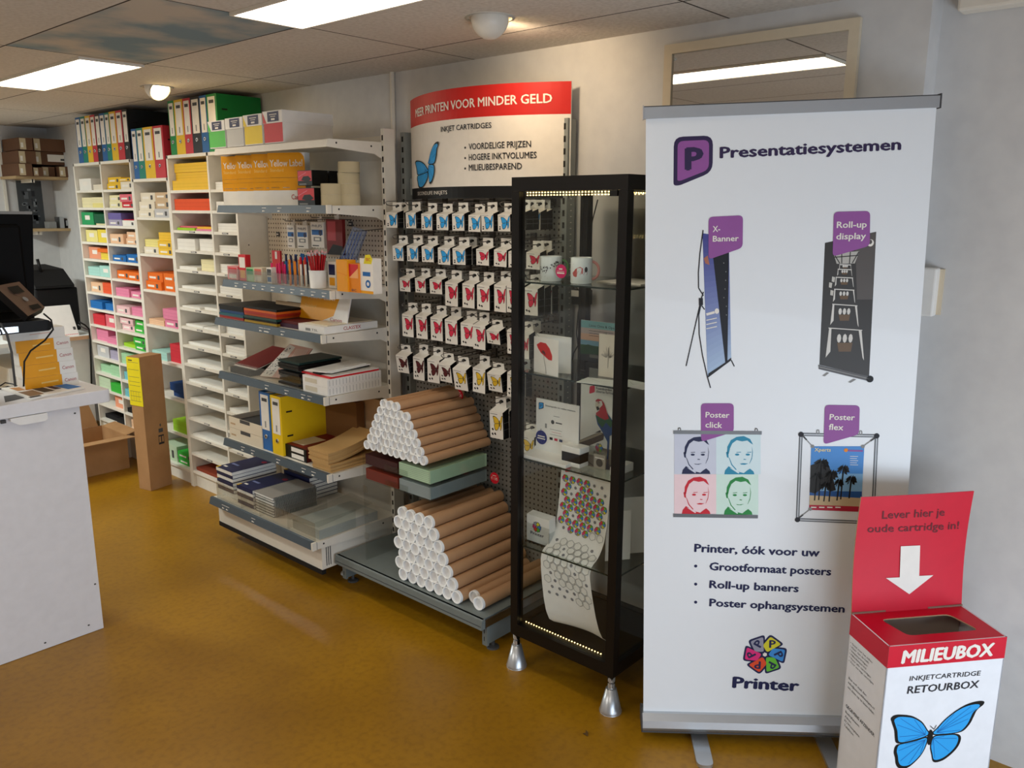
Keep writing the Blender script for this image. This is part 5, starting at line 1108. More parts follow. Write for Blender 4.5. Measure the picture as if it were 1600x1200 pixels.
for k, (px, X, w) in enumerate(((946, 2.43, .10), (968, 2.52, .12))):
    p = onX(px, 850, X); m = MB(); F = Fr((X, p.y, z), (.8, -.6, 0), (.15, .1, 1)); m.fbox(F, 0, w, 0, .19+.03*k, -.003, 0, 'white')
    if k == 0:
        for q in range(4): m.disc(F, .03, .05+.03*q, .008, .008, 'grey', 10)
    obj('info_card', m, label=['white card with grey marks leaning right of the draped sheet', 'plain white card behind, at the right end of the lowest glass shelf'][k], cat='card', group='white cards right of the draped sheet')
# ------------------------------------------------------------------ roll-up banner
BO = V((2.287, 1.392, .02)); BD = V((.598, -.801, 0)); LEAN = math.radians(1.82)
BU = BD*math.cos(LEAN)+V((0, 0, 1))*math.sin(LEAN); BV = -BD*math.sin(LEAN)+V((0, 0, 1))*math.cos(LEAN)
B = Fr(BO, BU, BV); BW = .856; BT = B.px(1008, 184)[1]
ban = thing('roll_up_banner', BO+BD*BW/2, 'tall white roll-up banner with purple emblem, right of the glass cabinet', 'banner')
base = MB(); n_ = B.n
Q = Fr(B.P(-.004, 0, 0), (B.n*-1), BV)      # side profile of the cassette: depth away from the room, height
pr = [(-.028, .012), (-.034, .03), (-.03, .055), (-.012, .075), (.02, .078), (.055, .07), (.066, .04), (.06, .006), (-.02, .004)]
base.prism(Q, pr, -(BW+.012), 0, 'alu') if Q.n.dot(BU) < 0 else base.prism(Q, pr, 0, BW+.012, 'alu')
base.fbox(B, -.004, BW+.008, .014, .02, .0335, .0355, 'dark_grey')
obj('cassette', base, ban, 'brushed metal base cassette')
for e in (-.006, BW+.006): obj('end_cap', MB().prism(Fr(B.P(e, 0, 0), B.n*-1, BV), [(a*1.03, b) for a, b in pr], -.002, .002, 'dark_grey'), ban)
for px in (1092, 1290):
    a = B.px(px, 1146)[0]; f = MB(); pts = round_poly([(a-.028, -.06), (a+.028, -.06), (a+.028, .17), (a-.028, .17)], .028, 6)
    G = Fr(B.P(0, 0, 0)+V((0, 0, -BO.z+.0)), BD, n_); f.prism(G, [(x, y) for x, y in pts], -.014, -.001, 'alu')
    obj('foot', f, ban, 'flat metal swivel foot')
obj('pole', MB().tube([B.P(BW/2, .06, -.035), B.P(BW/2, BT, -.016)], .009, 'alu', 10), ban)
tp = MB().fbox(B, -.006, BW+.006, BT-.004, BT+.03, -.014, .008, 'alu').fbox(B, -.006, BW+.006, BT+.0305, BT+.033, -.012, .006, 'dark_grey')
tp.fbox(B, BW+.0065, BW+.01, BT-.006, BT+.036, -.016, .01, 'dark_grey').fbox(B, -.01, -.0065, BT-.006, BT+.036, -.016, .01, 'alu')
obj('top_rail', tp, ban)
m = MB().fbox(B, 0, BW, .07, BT-.002, -.0015, 0, 'banner_print')
Z1 = lambda x, y: B.px(1000+x/3.3333, 130+y/3.3333)
Z2 = lambda x, y: B.px(1000+x/3.3333, 300+y/3.3333)
Z3 = lambda x, y: B.px(1000+x/3.3333, 600+y/3.3333)
Z4_ = lambda x, y: B.px(1000+x/3.3333, 840+y/3.3333)
def btext(Z, t, bl, br, tl, mt, bold=0, c=.0012):
    A, Bq, T_ = Z(*bl), Z(*br), Z(*tl); m.text(B, t, A, Bq, abs(T_[1]-A[1]), mt, bold*1.5, 0, c)
def quad(Z, pts, mt, c=.0004, r=0):
    P = [Z(*p) for p in pts]; m.poly(B, round_poly(P, r) if r else P, mt, c)
pd = mat('print_plum', '33264c', .5); pu = mat('print_purple', '96569c', .5); pn = mat('print_navy', '20244c', .5)
quad(Z1, [(176, 280), (380, 272), (378, 462), (205, 533), (173, 533)][:4]+[(174, 533)], pd, .0004, .028)
quad(Z1, [(196, 302), (360, 295), (358, 450), (212, 508), (194, 508)], pu, .0008, .018)
btext(Z1, 'P', (241, 450), (322, 446), (241, 340), pd, .03)
btext(Z1, 'Presentatiesystemen', (418, 390), (1355, 346), (418, 334), pd, .022)
def tagshape(Z, pts, lines):
    quad(Z, pts, pu, .0016, .014)
    for t, bl, br, tl in lines: btext(Z, t, bl, br, tl, 'label_white', .014, .0022)
# x-banner picture
quad(Z2, [(325, 215), (462, 232), (475, 875), (352, 968)], cm('4a4f92', .45))
for k in range(24):
    t0, t1 = k/24, (k+1)/24; lx = lambda t: 326+26*t; rx = lambda t: 462+13*t; ly = lambda t: 225+735*t; ry = lambda t: 240+630*t
    c = '%02x%02x%02x' % tuple(int(a+(b-a)*t0) for a, b in ((0x46, 0xb0), (0x48, 0xc8), (0x8e, 0xe2))); quad(Z2, [(lx(t0), ly(t0)), (rx(t0), ry(t0)), (rx(t1), ry(t1)), (lx(t1), ly(t1))], cm(c, .45), .0006)
quad(Z2, [(332, 345), (352, 330), (362, 380), (340, 372)], cm('b0705a'), .001)
quad(Z2, [(380, 335), (463, 300), (455, 892), (444, 888)], cm('15131a', .45), .001)
quad(Z2, [(352, 968), (356, 945), (440, 890), (475, 862), (475, 876)], cm('1d1a1e', .45), .0012)
for k in range(3): m.line(B, [Z2(345, 668+22*k), Z2(400, 656+22*k)], .003, 'label_white', .0014)
m.line(B, [Z2(345, 638), Z2(388, 626)], .008, 'label_white', .0014); m.disc(B, *Z2(400, 620), .007, .009, 'label_white', 12, .0014)
for k in range(7): m.disc(B, *Z2(446+random.uniform(-14, 8), 370+45*k), .0016, .002, 'grey', 6, .0014)
for pts in ([(328, 200), (312, 320), (304, 420), (305, 500), (330, 540)], [(330, 520), (318, 560), (240, 906)], [(316, 590), (306, 640), (308, 740), (325, 850), (350, 960), (367, 1020)], [(320, 590), (336, 612)], [(475, 876), (491, 908)], [(326, 222), (328, 198)]): m.line(B, [Z2(*p) for p in pts], .0035, 'dark_text', .0014)
quad(Z2, [(306, 552), (327, 552), (328, 588), (307, 590)], 'dark_text', .0018)
tagshape(Z2, [(357, 130), (536, 121), (534, 290), (356, 352)], [('X-', (379, 208), (416, 206), (379, 178)), ('Banner', (379, 258), (512, 255), (379, 229))])
# roll-up picture
quad(Z2, [(963, 265), (1230, 207), (1193, 960), (934, 900)], cm('3a3632', .4))
quad(Z2, [(1120, 230), (1228, 210), (1210, 560), (1130, 560)], cm('5a5450', .4), .0006)
quad(Z2, [(1006, 318), (1142, 308), (1118, 372), (1024, 374)], cm('b8b4ac', .4), .001)
for a, b in (((1010, 340), (1135, 330)), ((1050, 315), (1050, 372)), ((1095, 312), (1090, 372)), ((1008, 320), (1040, 372)), ((1140, 310), (1105, 370))): m.line(B, [Z2(*a), Z2(*b)], .003, cm('3a3632', .4), .0012)
for y0, y1, xl, xr in ((378, 402, 1036, 1100), (402, 436, 1026, 1104), (444, 492, 1014, 1112), (506, 572, 1004, 1120), (584, 692, 990, 1138), (708, 862, 966, 1166)):
    h = y1-y0; g = cm('d8d4cc', .4)
    quad(Z2, [(xl+h*.12, y0), (xl+h*.2, y0), (xl+h*.16, y1-h*.2), (xl, y1)], g, .001); quad(Z2, [(xr-h*.18, y0+h*.08), (xr-h*.08, y0+h*.1), (xr, y1+h*.1), (xr-h*.05, y1)], g, .001)
    m.line(B, [Z2(xl+h*.1, y0), Z2(xr-h*.06, y0+h*.08)], .003, g, .0011)
    for q in (.35, .5, .65): m.disc(B, *Z2(xl+(xr-xl)*q, y0+h*.35), .002+h*.00003, .002+h*.00008, g, 8, .0011)
    quad(Z2, [(xl+(xr-xl)*.3, y0+h*.5), (xl+(xr-xl)*.7, y0+h*.5), (xl+(xr-xl)*.66, y0+h*.8), (xl+(xr-xl)*.34, y0+h*.8)], cm('6a5238', .4), .0009)
for a in ((985, 470), (1000, 440), (992, 510)): quad(Z2, [a, (a[0]+16, a[1]+4), (a[0]+12, a[1]+30), (a[0]-2, a[1]+26)], cm('c8c4ba', .4), .001)
m.disc(B, *Z2(1200, 265), .010, .011, 'label_white', 16, .001); m.disc(B, *Z2(1198, 260), .006, .007, cm('5a5450', .4), 12, .0014)
quad(Z2, [(928, 900), (1205, 962), (1203, 988), (930, 922)], cm('4c4846', .3), .0012); m.line(B, [Z2(930, 910), Z2(1200, 974)], .003, 'grey', .0016); m.disc(B, *Z2(1197, 974), .011, .011, 'black', 14, .0016)
quad(Z2, [(972, 938), (985, 942), (962, 960), (949, 957)], 'grey', .001); quad(Z2, [(1112, 972), (1126, 976), (1096, 994), (1082, 990)], 'grey', .001)
tagshape(Z2, [(1009, 103), (1198, 99), (1196, 280), (1002, 337)], [('Roll-up', (1024, 187), (1178, 184), (1024, 155)), ('display', (1021, 247), (1174, 244), (1021, 215))])
# four posterised child portraits
def baby(q, bg, ink, flip, Z=Z3):
    (x0, y0), (x1, y1) = q; f = lambda u, v: Z(x0+(x1-x0)*u, y0+(y1-y0)*v); P = lambda pts, mt, c=.0012: m.poly(B, [f(*p) for p in pts], mt, c)
    P([(0, 0), (1, 0), (1, 1), (0, 1)], cm(bg, .5), .0008); k = cm(ink, .5); e = .0 if flip else .06
    P([(.24, .5), (.25, .32), (.33, .16), (.46, .08), (.62, .06), (.76, .13), (.83, .27), (.78, .24), (.7, .17), (.58, .19), (.46, .16), (.36, .24), (.31, .36), (.28, .5)], k)
    P([(.22, .46), (.27, .43), (.28, .6), (.24, .58)], k); P([(.28, .58), (.3, .6), (.36, .76), (.46, .88), (.44, .89), (.34, .77)], k)
    for ex in (.44, .68):
        P([(ex+e*.5+.05*math.cos(t*.6283), .515+.026*math.sin(t*.6283)) for t in range(10)], k); P([(ex-.05+e, .455), (ex+.06+e, .445), (ex+.05+e, .46), (ex-.04+e, .468)], k)
    P([(.56+e, .62), (.62+e, .63), (.6+e, .645), (.55+e, .64)], k)
    P([(.47+e, .74), (.55+e, .725 if not flip else .75), (.66+e, .735), (.58+e, .765), (.5+e, .76)], k)
    P([(.8, .3), (.825, .45), (.805, .62), (.75, .74), (.745, .735), (.795, .6), (.812, .45)], k)
    P([(.18, 1), (.2, .9), (.28, .8), (.36, .86), (.48, .93), (.62, .97), (.7, .9), (.76, .86), (.84, .93), (.86, 1)], k)
    P([(.3, .84), (.36, .86), (.52, .95), (.5, .98)], cm(bg, .5), .0016)
baby(((178, 261), (397, 468)), 'd0d4e2', '22284c', 1); baby(((397, 258), (628, 470)), 'd8ebee', '2c8cac', 0)
baby(((178, 470), (397, 676)), 'f3d6d8', 'cc2434', 0); baby(((397, 470), (616, 680)), 'd4ecdf', '2a8a44', 1)
quad(Z3, [(173, 241), (634, 245), (633, 263), (173, 259)], cm('7c8084', .4), .002); quad(Z3, [(173, 674), (614, 682), (613, 699), (173, 692)], cm('6c7074', .4), .002)
for x, y in ((205, 240), (605, 243)): m.line(B, [Z3(x-7, y), Z3(x-4, y-12), Z3(x+4, y-12), Z3(x+7, y)], .0025, 'dark_grey', .002)
tagshape(Z3, [(317, 100), (488, 100), (488, 249), (318, 301)], [('Poster', (341, 173), (464, 175), (341, 145)), ('click', (340, 225), (426, 228), (340, 196))])
# sprung poster frame picture
fr_ = [(838, 262), (1232, 270), (1211, 722), (820, 706)]
for mt, wd, c in ((cm('4c5054', .4), .011, .0008), (cm('b8bcc0', .4), .005, .0012)): m.line(B, [Z3(*p) for p in fr_+fr_[:1]], wd, mt, c)
for p in fr_: m.disc(B, *Z3(*p), .009, .009, 'dark_text', 10, .0016)
pq = [(891, 324), (1168, 324), (1150, 665), (880, 655)]
pf = lambda u, v: Z3(891-11*v+(277-7*v)*u, 324+331*v+10*u*v)
PP = lambda pts, h, c=.0014: m.poly(B, [pf(*p) for p in pts], cm(h, .45), c)
PP([(0, 0), (1, 0), (1, 1), (0, 1)], '4a8cd0', .001)
PP([(0, .42), (1, .42), (1, .7), (0, .7)], '86b8e2', .0012); PP([(0, .7), (1, .69), (1, .79), (0, .77)], '2a5a9c'); PP([(0, .77), (1, .79), (1, .92), (0, .92)], 'cbb48e'); PP([(0, .92), (1, .92), (1, 1), (0, 1)], 'b8243c')
for x, y, r, b in ((.2, .25, .17, .84), (.12, .45, .13, .85), (.4, .42, .14, .86), (.62, .34, .13, .82), (.78, .5, .12, .8), (.3, .6, .12, .86), (.55, .55, .1, .84)):
    PP([(x-.012, y), (x+.02, y), (x-.01, b), (x-.035, b)], '18140f', .0018)
    for q in range(9):
        an = q*.698+.2; ex, ey = x+r*math.cos(an), y+r*.55*math.sin(an)+r*.35; PP([(x, y-.02), ((x+ex)/2+.02, (y+ey)/2-.05), (ex, ey), ((x+ex)/2-.01, (y+ey)/2+.03)], '18140f', .0018)
PP([(0, .3), (.3, .2), (.42, .45), (.5, .68), (.4, .7), (.3, .62), (.1, .74), (0, .72)], '18140f', .0018)
btext(Z3, 'Xperts', (908, 350), (992, 351), (908, 332), cm('f2dc9a'), .01, .0018); m.disc(B, *Z3(1072, 344), .0065, .0065, 'orange', 12, .0018); m.line(B, [Z3(1084, 346), Z3(1160, 348)], .006, 'purple', .0018)
for k in range(5): m.line(B, [Z3(1093, 376+11*k), Z3(1135-6*(k % 2), 377+11*k)], .0016, 'label_white', .0018)
for k in range(4): m.line(B, [Z3(890+42*k, 641), Z3(918+42*k, 642)], .004, 'label_white', .0018)
for a, b in (((850, 272), (898, 324)), ((1222, 280), (1160, 325)), ((828, 696), (886, 650)), ((1200, 712), (1146, 660))):
    m.line(B, [Z3(*a), Z3(*b)], .003, 'grey', .002); c1 = (b[0]*.7+a[0]*.3, b[1]*.7+a[1]*.3); m.line(B, [Z3(*a), Z3((a[0]+c1[0])/2, (a[1]+c1[1])/2)], .005, 'dark_grey', .0022); m.disc(B, *Z3(*b), .006, .006, 'grey', 10, .0022)
for x, y in ((926, 263), (1149, 268)): m.line(B, [Z3(x-7, y), Z3(x-5, y-24), Z3(x+5, y-24), Z3(x+7, y)], .003, 'grey', .001)
tagshape(Z3, [(962, 108), (1144, 111), (1140, 262), (955, 315)], [('Poster', (986, 185), (1116, 188), (986, 156)), ('flex', (982, 237), (1056, 240), (982, 207))])
# lower lettering and emblem
btext(Z3, 'Printer, óók voor uw', (284, 873), (932, 898), (284, 833), pn, .022)
for k, (t, y0, x1, y1, yt) in enumerate((('Grootformaat posters', 968, 992, 996, 929), ('Roll-up banners', 1061, 823, 1083, 1023), ('Poster ophangsystemen', 1156, 1062, 1189, 1118))):
    btext(Z3, t, (362, y0), (x1, y1), (362, yt), pn, .022); m.disc(B, *Z3(290, 948+94*k), .0055, .0055, pn, 12)
c_ = Z4_(650, 608); flower(m, B, c_[0], c_[1], abs(Z4_(765, 608)[0]-c_[0])*1.02)
btext(Z4_, 'Printer', (484, 780), (823, 798), (484, 725), pn, .028)
obj('printed_panel', m, ban)
# ------------------------------------------------------------------ cartridge return box
D1 = V((math.cos(math.radians(-39.7)), math.sin(math.radians(-39.7)), 0)); D2 = V((-D1.y, D1.x, 0))
K = V((2.377, .629, 0)); BXW, BXD, BXH, BAND = .384, .202, .60, .53
box_ = thing('return_box', K+D1*BXW/2+D2*BXD/2, 'red and white cardboard box with blue butterfly and raised lid before the banner', 'cardboard box')
FF = Fr(K, D1, (0, 0, 1)); FL = Fr(K+D2*BXD, D2*-1, (0, 0, 1)); FR_ = Fr(K+D1*BXW, D2, (0, 0, 1)); FB = Fr(K+D1*BXW+D2*BXD, D1*-1, (0, 0, 1)); FT = Fr(K+V((0, 0, BXH)), D1, D2)
wb = mat('box_white', 'eceef2', .4)
m = MB()
for F, L in ((FF, BXW), (FL, BXD), (FR_, BXD), (FB, BXW)): m.fbox(F, 0, L, 0, BXH, -.004, 0, wb); m.rect(F, 0, BAND, L, BXH, 'box_red', .0004)
for F, L in ((FL, BXD),): m.rect(F, 0, 0, L, .03, 'soft_black', .0004)
fz = lambda x, y: (1280+x/4.444, 930+y/4.444)
stext(m, FF, fz, 'MILIEUBOX', (572, 472), (1205, 416), (590, 386), 'label_white', .05, True)
stext(m, FF, fz, 'INKJETCARTRIDGE', (625, 594), (1118, 555), (632, 562), 'dark_text', .006, True)
stext(m, FF, fz, 'RETOURBOX', (609, 683), (1105, 640), (619, 633), 'dark_text', .018, True)
q0 = FF.px(*fz(500, 1195)); q1 = FF.px(*fz(1147, 1195)); qt = FF.px(*fz(820, 760)); SK = .0
A0 = FF.px(*fz(505, 985)); A1 = FF.px(*fz(1145, 940))
bx0 = FF.px(*fz(503, 800))[0]; bx1 = FF.px(*fz(1146, 750))[0]; by1 = max(FF.px(*fz(1120, 733))[1], 0); by0 = FF.px(*fz(640, 1196))[1]
butterfly(m, lambda u, v: (bx0+(bx1-bx0)*u, by0+(by1-by0)*v), 'butterfly_blue', veins=.0016, F=FF)
G0 = FF.px(*fz(795, 930)); m.line(FF, [G0, FF.px(*fz(770, 905))], .002, 'black', .002).line(FF, [G0, FF.px(*fz(812, 900))], .002, 'black', .002)
for i, t in enumerate(('• Goed voor het milieu', '• Meer dan de helft', '• Inkjetcartridges', '• Milieubesparend', '• Voor alle cartridges', '• Voor uw lege cartridges')):
    y = .505-.0125*i; m.text(FL, t, (.012, y), (.012+.0042*len(t)*1.3, y), .0062, 'dark_text')
for i, t in enumerate(('Box vol? mail dan', 'info@secondlifeinkjets.nl', 'om deze op te laten halen')): m.text(FL, t, (.02, .385-.016*i), (.02+.0058*len(t), .385-.016*i), .0075, 'dark_text')
m.text(FL, 'GEGEVENS AFZENDER', (.02, .285), (.178, .285), .011, 'dark_text', .008)
for i, t in enumerate(('Bedrijfsnaam:', 'Adres:', 'PC/Woonplaats:', 'Telefoon:')): m.text(FL, t, (.02, .265-.016*i), (.02+.0062*len(t), .265-.016*i), .0075, 'dark_text')
obj('carton', m, box_)
# top with the slot
m = MB(); W, D = BXW, BXD
sl = round_poly([(.095, .05), (.33, .05), (.305, .155), (.07, .155)], .02, 3)
hole = sl
top = []
outer = [(0, 0), (W, 0), (W, D), (0, D)]
# ring of quads between the slot and the rim
def rim(p):
    cx, cy = .2, .1; dx, dy = p[0]-cx, p[1]-cy; k = min((W-cx)/dx if dx > 0 else (-cx)/dx if dx < 0 else 9, (D-cy)/dy if dy > 0 else (-cy)/dy if dy < 0 else 9); return (cx+dx*k, cy+dy*k)
ns = len(hole); per = [rim(p) for p in hole]
for i in range(ns):
    a, b = hole[i], hole[(i+1) % ns]; c, d = per[(i+1) % ns], per[i]; pts = [a, b, c]
    if abs(c[0]-d[0]) > 1e-6 and abs(c[1]-d[1]) > 1e-6:
        pts.append(min(outer, key=lambda o: (o[0]-(c[0]+d[0])/2)**2+(o[1]-(c[1]+d[1])/2)**2))
    pts.append(d); m.poly(FT, pts, 'box_red', -.0002)
    m.add([FT.P(*a, -.0002), FT.P(*b, -.0002), FT.P(*b, -.004), FT.P(*a, -.004)], [(0, 1, 2, 3)], 'tan')
obj('slotted_top', m, box_)
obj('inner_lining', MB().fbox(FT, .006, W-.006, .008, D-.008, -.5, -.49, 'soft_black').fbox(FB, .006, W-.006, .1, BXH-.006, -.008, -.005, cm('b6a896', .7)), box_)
# raised lid with lettering, slightly bowed
FLID = Fr(K+D2*(BXD-.002)+V((0, 0, BXH)), D1, V((0, 0, 1))+D2*.02)
class Bow(Fr):
    def __init__(s, F): s.F = F; s.o, s.x, s.y, s.n = F.o, F.x, F.y, F.n
    def P(s, a, b, c=0): return s.F.P(a, b, c-.012*math.sin(min(max(b/.39, 0), 1)*3.14)+.0035*math.sin(a*9))
LB = Bow(FLID); lh = .386; m = MB(); nx, ny = 12, 14
for c, mt in ((0, 'box_red'), (-.004, cm('b99b78', .8))):
    m.add([LB.P(W*i/nx*(1), lh*j/ny, c) for j in range(ny+1) for i in range(nx+1)], [(j*(nx+1)+i, j*(nx+1)+i+1, (j+1)*(nx+1)+i+1, (j+1)*(nx+1)+i) for j in range(ny) for i in range(nx)], mt, True)
for a in (0, W): m.add([LB.P(a, lh*j/ny, c) for j in range(ny+1) for c in (0, -.004)], [(2*j, 2*j+1, 2*j+3, 2*j+2) for j in range(ny)], cm('b99b78', .8))
m.add([LB.P(W*i/nx, lh, c) for i in range(nx+1) for c in (0, -.004)], [(2*i, 2*i+1, 2*i+3, 2*i+2) for i in range(nx)], cm('d4707c', .8))
fl_ = lambda x, y: (1300+x/5.333, 760+y/5.333); lt_ = mat('lid_text', '6a1c26', .5)
stext(m, LB, fl_, 'Lever hier je', (424, 274), (940, 248), (426, 208), lt_, .014, True); stext(m, LB, fl_, 'oude cartridge in!', (308, 392), (1068, 362), (310, 328), lt_, .014, True)
ar = [LB.px(*fl_(*p)) for p in ((583, 505), (745, 498), (733, 750), (853, 745), (643, 897), (455, 768), (570, 762))]; m.poly(LB, ar, 'label_white', .0025)
for a0, a1 in ((.0, .115), (.262, W)): m.fbox(FLID, a0, a1, .0005, .006, .0005, .003, cm('8a6a5a', .8))
obj('raised_lid', m, box_)
# ------------------------------------------------------------------ white counter and things on it
CT = 1.085; CY = 3.62
ctr = thing('service_counter', (.4, CY+.15, 0), 'white shop counter with a thick top at the left edge of the view', 'counter')
fp = MB().box(-1.6, 1.321, CY, CY+.022, .002, CT-.056, 'counter_white').box(1.299, 1.321, CY+.0225, CY+.24, .002, CT-.056, 'counter_white'); F = FY(0, CY, 0)
for x, z in ((1.30, 1.0), (1.305, .22), (1.26, .04), (1.08, .03)): fp.disc(F, x, z, .005, .004, 'dark_grey', 8)
obj('front_panel', fp, ctr)
e = round_poly([(-1.6, CY-.025), (1.445, CY-.025), (1.43, CY+.30), (-1.6, CY+.30)], .02, 4)
obj('counter_top', MB().prism(Fr((0, 0, CT-.055), (1, 0, 0), (0, 1, 0)), e, 0, .055, 'counter_white'), ctr, bevel=.003)
p0 = onY(13, 650, CY-.005); p1 = onY(70, 641, CY-.005)
t = thing('junction_box', (p1.x-.08, CY-.015, CT-.1), 'small white plastic box under the counter edge', 'junction box')
obj('housing', MB().prism(Fr((p0.x, CY-.03, CT-.057), (1, 0, 0), (0, 0, 1)), [(0, 0), (p1.x-p0.x, 0), (p1.x-p0.x, -.024), (p1.x-p0.x-.01, -.032), (.03, -.032), (.0, -.012)], -.029, 0, 'cap_white'), t)
obj('cable_clip', MB().box(p0.x-.03, p0.x-.012, CY-.012, CY-.001, CT-.075, CT-.062, 'dark_grey'), t)
# stacked copy paper
def ry(px, py, y): return onY(px, py, y)
z = CT+.0005; yF = 3.80
for k in range(5):
    xr = [1.395, 1.39, 1.385, 1.378, 1.36][k]; h = [.055, .055, .055, .05, .045][k]; w = .215+.0*k
    t = thing('paper_ream', (xr-w/2, yF+.04, z), f"{'white' if k > 3 else 'yellow and white'} copy paper ream, {ORD[k]} from bottom of the stack on the counter", 'paper ream', 'copy paper reams on the counter')
    m = MB().box(xr-w, xr, yF-.0, yF+.09, z, z+h, 'paper'); F = FY(xr-w, yF, z)
    if k < 4:
        m.rect(F, 0, 0, w*.69, h, 'canon_y').text(F, 'Canon', (w*.74, h*.35), (w*.96, h*.39), h*.26, 'canon_red').line(F, [(w*.3, h*.5), (w*.62, h*.55)], .006, cm('f6cf7c'))
    else: m.line(F, [(w*.35, h*.5), (w*.75, h*.55)], .003, cm('e8c0b0'))
    obj('pack', m, t); z += h+.0005
zt = z
# monitor seen from behind
mx = onY(0, 330, 3.62).x; obj('monitor_table', MB().box(.3, 1.2, 3.93, 4.3, .73, .7545, 'counter_white').box(.3, .34, 3.93, 4.3, 0, .7295, 'counter_white').box(1.16, 1.2, 3.93, 4.3, 0, .7295, 'counter_white'), label='low white table behind the counter carrying the monitor', cat='table')
t = thing('monitor', (1.08, 3.96, .755), 'black flat monitor seen from behind on the counter, cut by the left edge', 'monitor')
YM = 3.96; p = onY(51, 332, YM); q = onY(54, 505, YM)
m = MB().prism(Fr((0, YM, 0), (1, 0, 0), (0, 0, 1)), round_poly([(.72, q.z+.03), (q.x, q.z-.005), (p.x, p.z), (.72, p.z+.01)], .012, 4), -.03, 0, mat('monitor_back', '060607', .6, spec=.12)); obj('case', m, t)
obj('rim', MB().prism(Fr((0, YM-.002, 0), (1, 0, 0), (0, 0, 1)), [(.72, p.z+.002), (p.x-.004, p.z-.008), (p.x-.002, p.z+.004), (.72, p.z+.014)], -.03, -.0, 'grey'), t)
obj('bulge', MB().box(.72, p.x-.06, YM-.025, YM-.0005, q.z+.06, p.z-.05, 'monitor_back'), t, bevel=.02)
obj('stand', MB().box(.93, .99, YM+.032, YM+.05, .77, q.z+.05, 'black').box(.84, 1.0, YM-.04, YM+.12, .755, .77, 'black'), t); obj('side_button', MB().box(q.x-.001, q.x+.012, YM+.008, YM+.022, q.z+.06, q.z+.11, 'black'), t)
# payment terminal
zt2 = onY(40, 508, 3.72).z
t = thing('payment_terminal', (1.2, 3.72, zt2-.02), 'brown and black card terminal tilted on top of the paper reams', 'payment terminal')
c0 = onY(-12, 500, 3.70)
G = Fr(onY(2, 500, 3.72), (onY(42, 485, 3.72)-onY(2, 500, 3.72)), (onY(70, 482, 3.72)-onY(30, 440, 3.72)))
A = [onY(x, y, Y) for x, y, Y in ((-8, 447, 3.74), (30, 440, 3.82), (70, 480, 3.80), (44, 494, 3.70))]
nn = (A[1]-A[0]).cross(A[3]-A[0]).normalized(); nn = nn if nn.z > 0 else -nn
m = MB(); low = [a-nn*.022-V((0, 0, .012)) for a in A]
m.add(A, [(0, 1, 2, 3)], cm('6b5446', .4)); m.add(low+A, [(0, 1, 2, 3), (0, 1, 5, 4), (1, 2, 6, 5), (2, 3, 7, 6), (3, 0, 4, 7)], 'black')
U = Fr(A[0]+nn*.0, (A[1]-A[0]), (A[3]-A[0])); L1 = (A[1]-A[0]).length; L2 = (A[3]-A[0]).length; sg = 1 if U.n.dot(nn) > 0 else -1
m.rect(U, L1*.35, L2*.1, L1*.8, L2*.32, 'black', .001*sg).rect(U, L1*.4, L2*.72, L1*.8, L2*.86, 'black', .001*sg).disc(U, L1*.55, L2*.52, .012, .012, 'grey', 12, .001*sg)
obj('keypad_body', m, t)
b0 = onY(0, 512, 3.76); b1 = onY(74, 508, 3.76)
obj('base', MB().prism(Fr((0, 3.70, 0), (1, 0, 0), (0, 0, 1)), round_poly([(.95, zt+.0008), (b1.x-.01, zt+.0008), (b1.x, zt+.022), (b1.x-.01, zt+.045), (.95, zt+.05)], .012, 4), -.11, 0, 'black').box(1.02, 1.15, 3.697, 3.6995, zt+.006, zt+.03, 'chrome'), t)
pts = [onY(x, y, Y) for x, y, Y in ((68, 490, 3.70), (80, 500, 3.68), (83, 515, 3.67), (70, 532, 3.67), (48, 548, 3.66), (38, 565, 3.66), (37, 604, 3.66))]
obj('cable', MB().tube(pts, .0035, 'black'), t)
pts = [onY(x, y, 3.665) for x, y in ((0, 505), (10, 520), (18, 550), (24, 604))]
obj('monitor_cable', MB().tube(pts, .0045, 'dark_grey'), label='grey cable hanging down in front of the yellow paper reams', cat='cable')
# magazines
def zq(pts, Z): return [onZ(x, y, Z) for x, y in pts]
def sheet(name, pts, zb, h, mt, label, cat, deco=None, grp=None):
    Q = zq(pts, zb+h); Q = [V((a.x, a.y, zb)) for a in Q]; m = MB(); n = len(Q)
    m.add(Q+[a+V((0, 0, h)) for a in Q], [tuple(range(n))[::-1], tuple(range(n, 2*n))]+[(i, (i+1) % n, n+(i+1) % n, n+i) for i in range(n)], mt)
    if deco:
        T0 = [a+V((0, 0, h+.0006)) for a in Q]
        P = lambda u, v: (T0[0]*(1-u)+T0[1]*u)*(1-v)+(T0[3]*(1-u)+T0[2]*u)*v
        for pp_, c in deco: m.add([P(*q) for q in pp_], [tuple(range(len(pp_)))], c)
    return obj(name, m, label=label, cat=cat, group=grp)
z = CT+.0006
sheet('magazine', [(0, 622), (54, 618), (133, 603), (95, 597), (20, 607)][:0] or [(48, 622), (132, 605), (92, 598), (0, 606)], z, .008, 'paper', 'open white magazine with dark pictures and a blue corner on the counter', 'magazine',
      [([(.05, .1), (.3, .1), (.3, .5), (.05, .5)], cm('8a6a4a')), ([(.35, .2), (.55, .2), (.55, .7), (.35, .7)], 'dark_grey'), ([(.1, .6), (.3, .6), (.3, .9), (.1, .9)], cm('c88a4a')), ([(.6, .3), (.72, .3), (.72, .8), (.6, .8)], 'navy'), ([(.74, .1), (1, .1), (1, .95), (.74, .95)], cm('3a78c0')), ([(.0, .0), (.2, .0), (.2, .08), (.0, .08)], 'dark_text')])
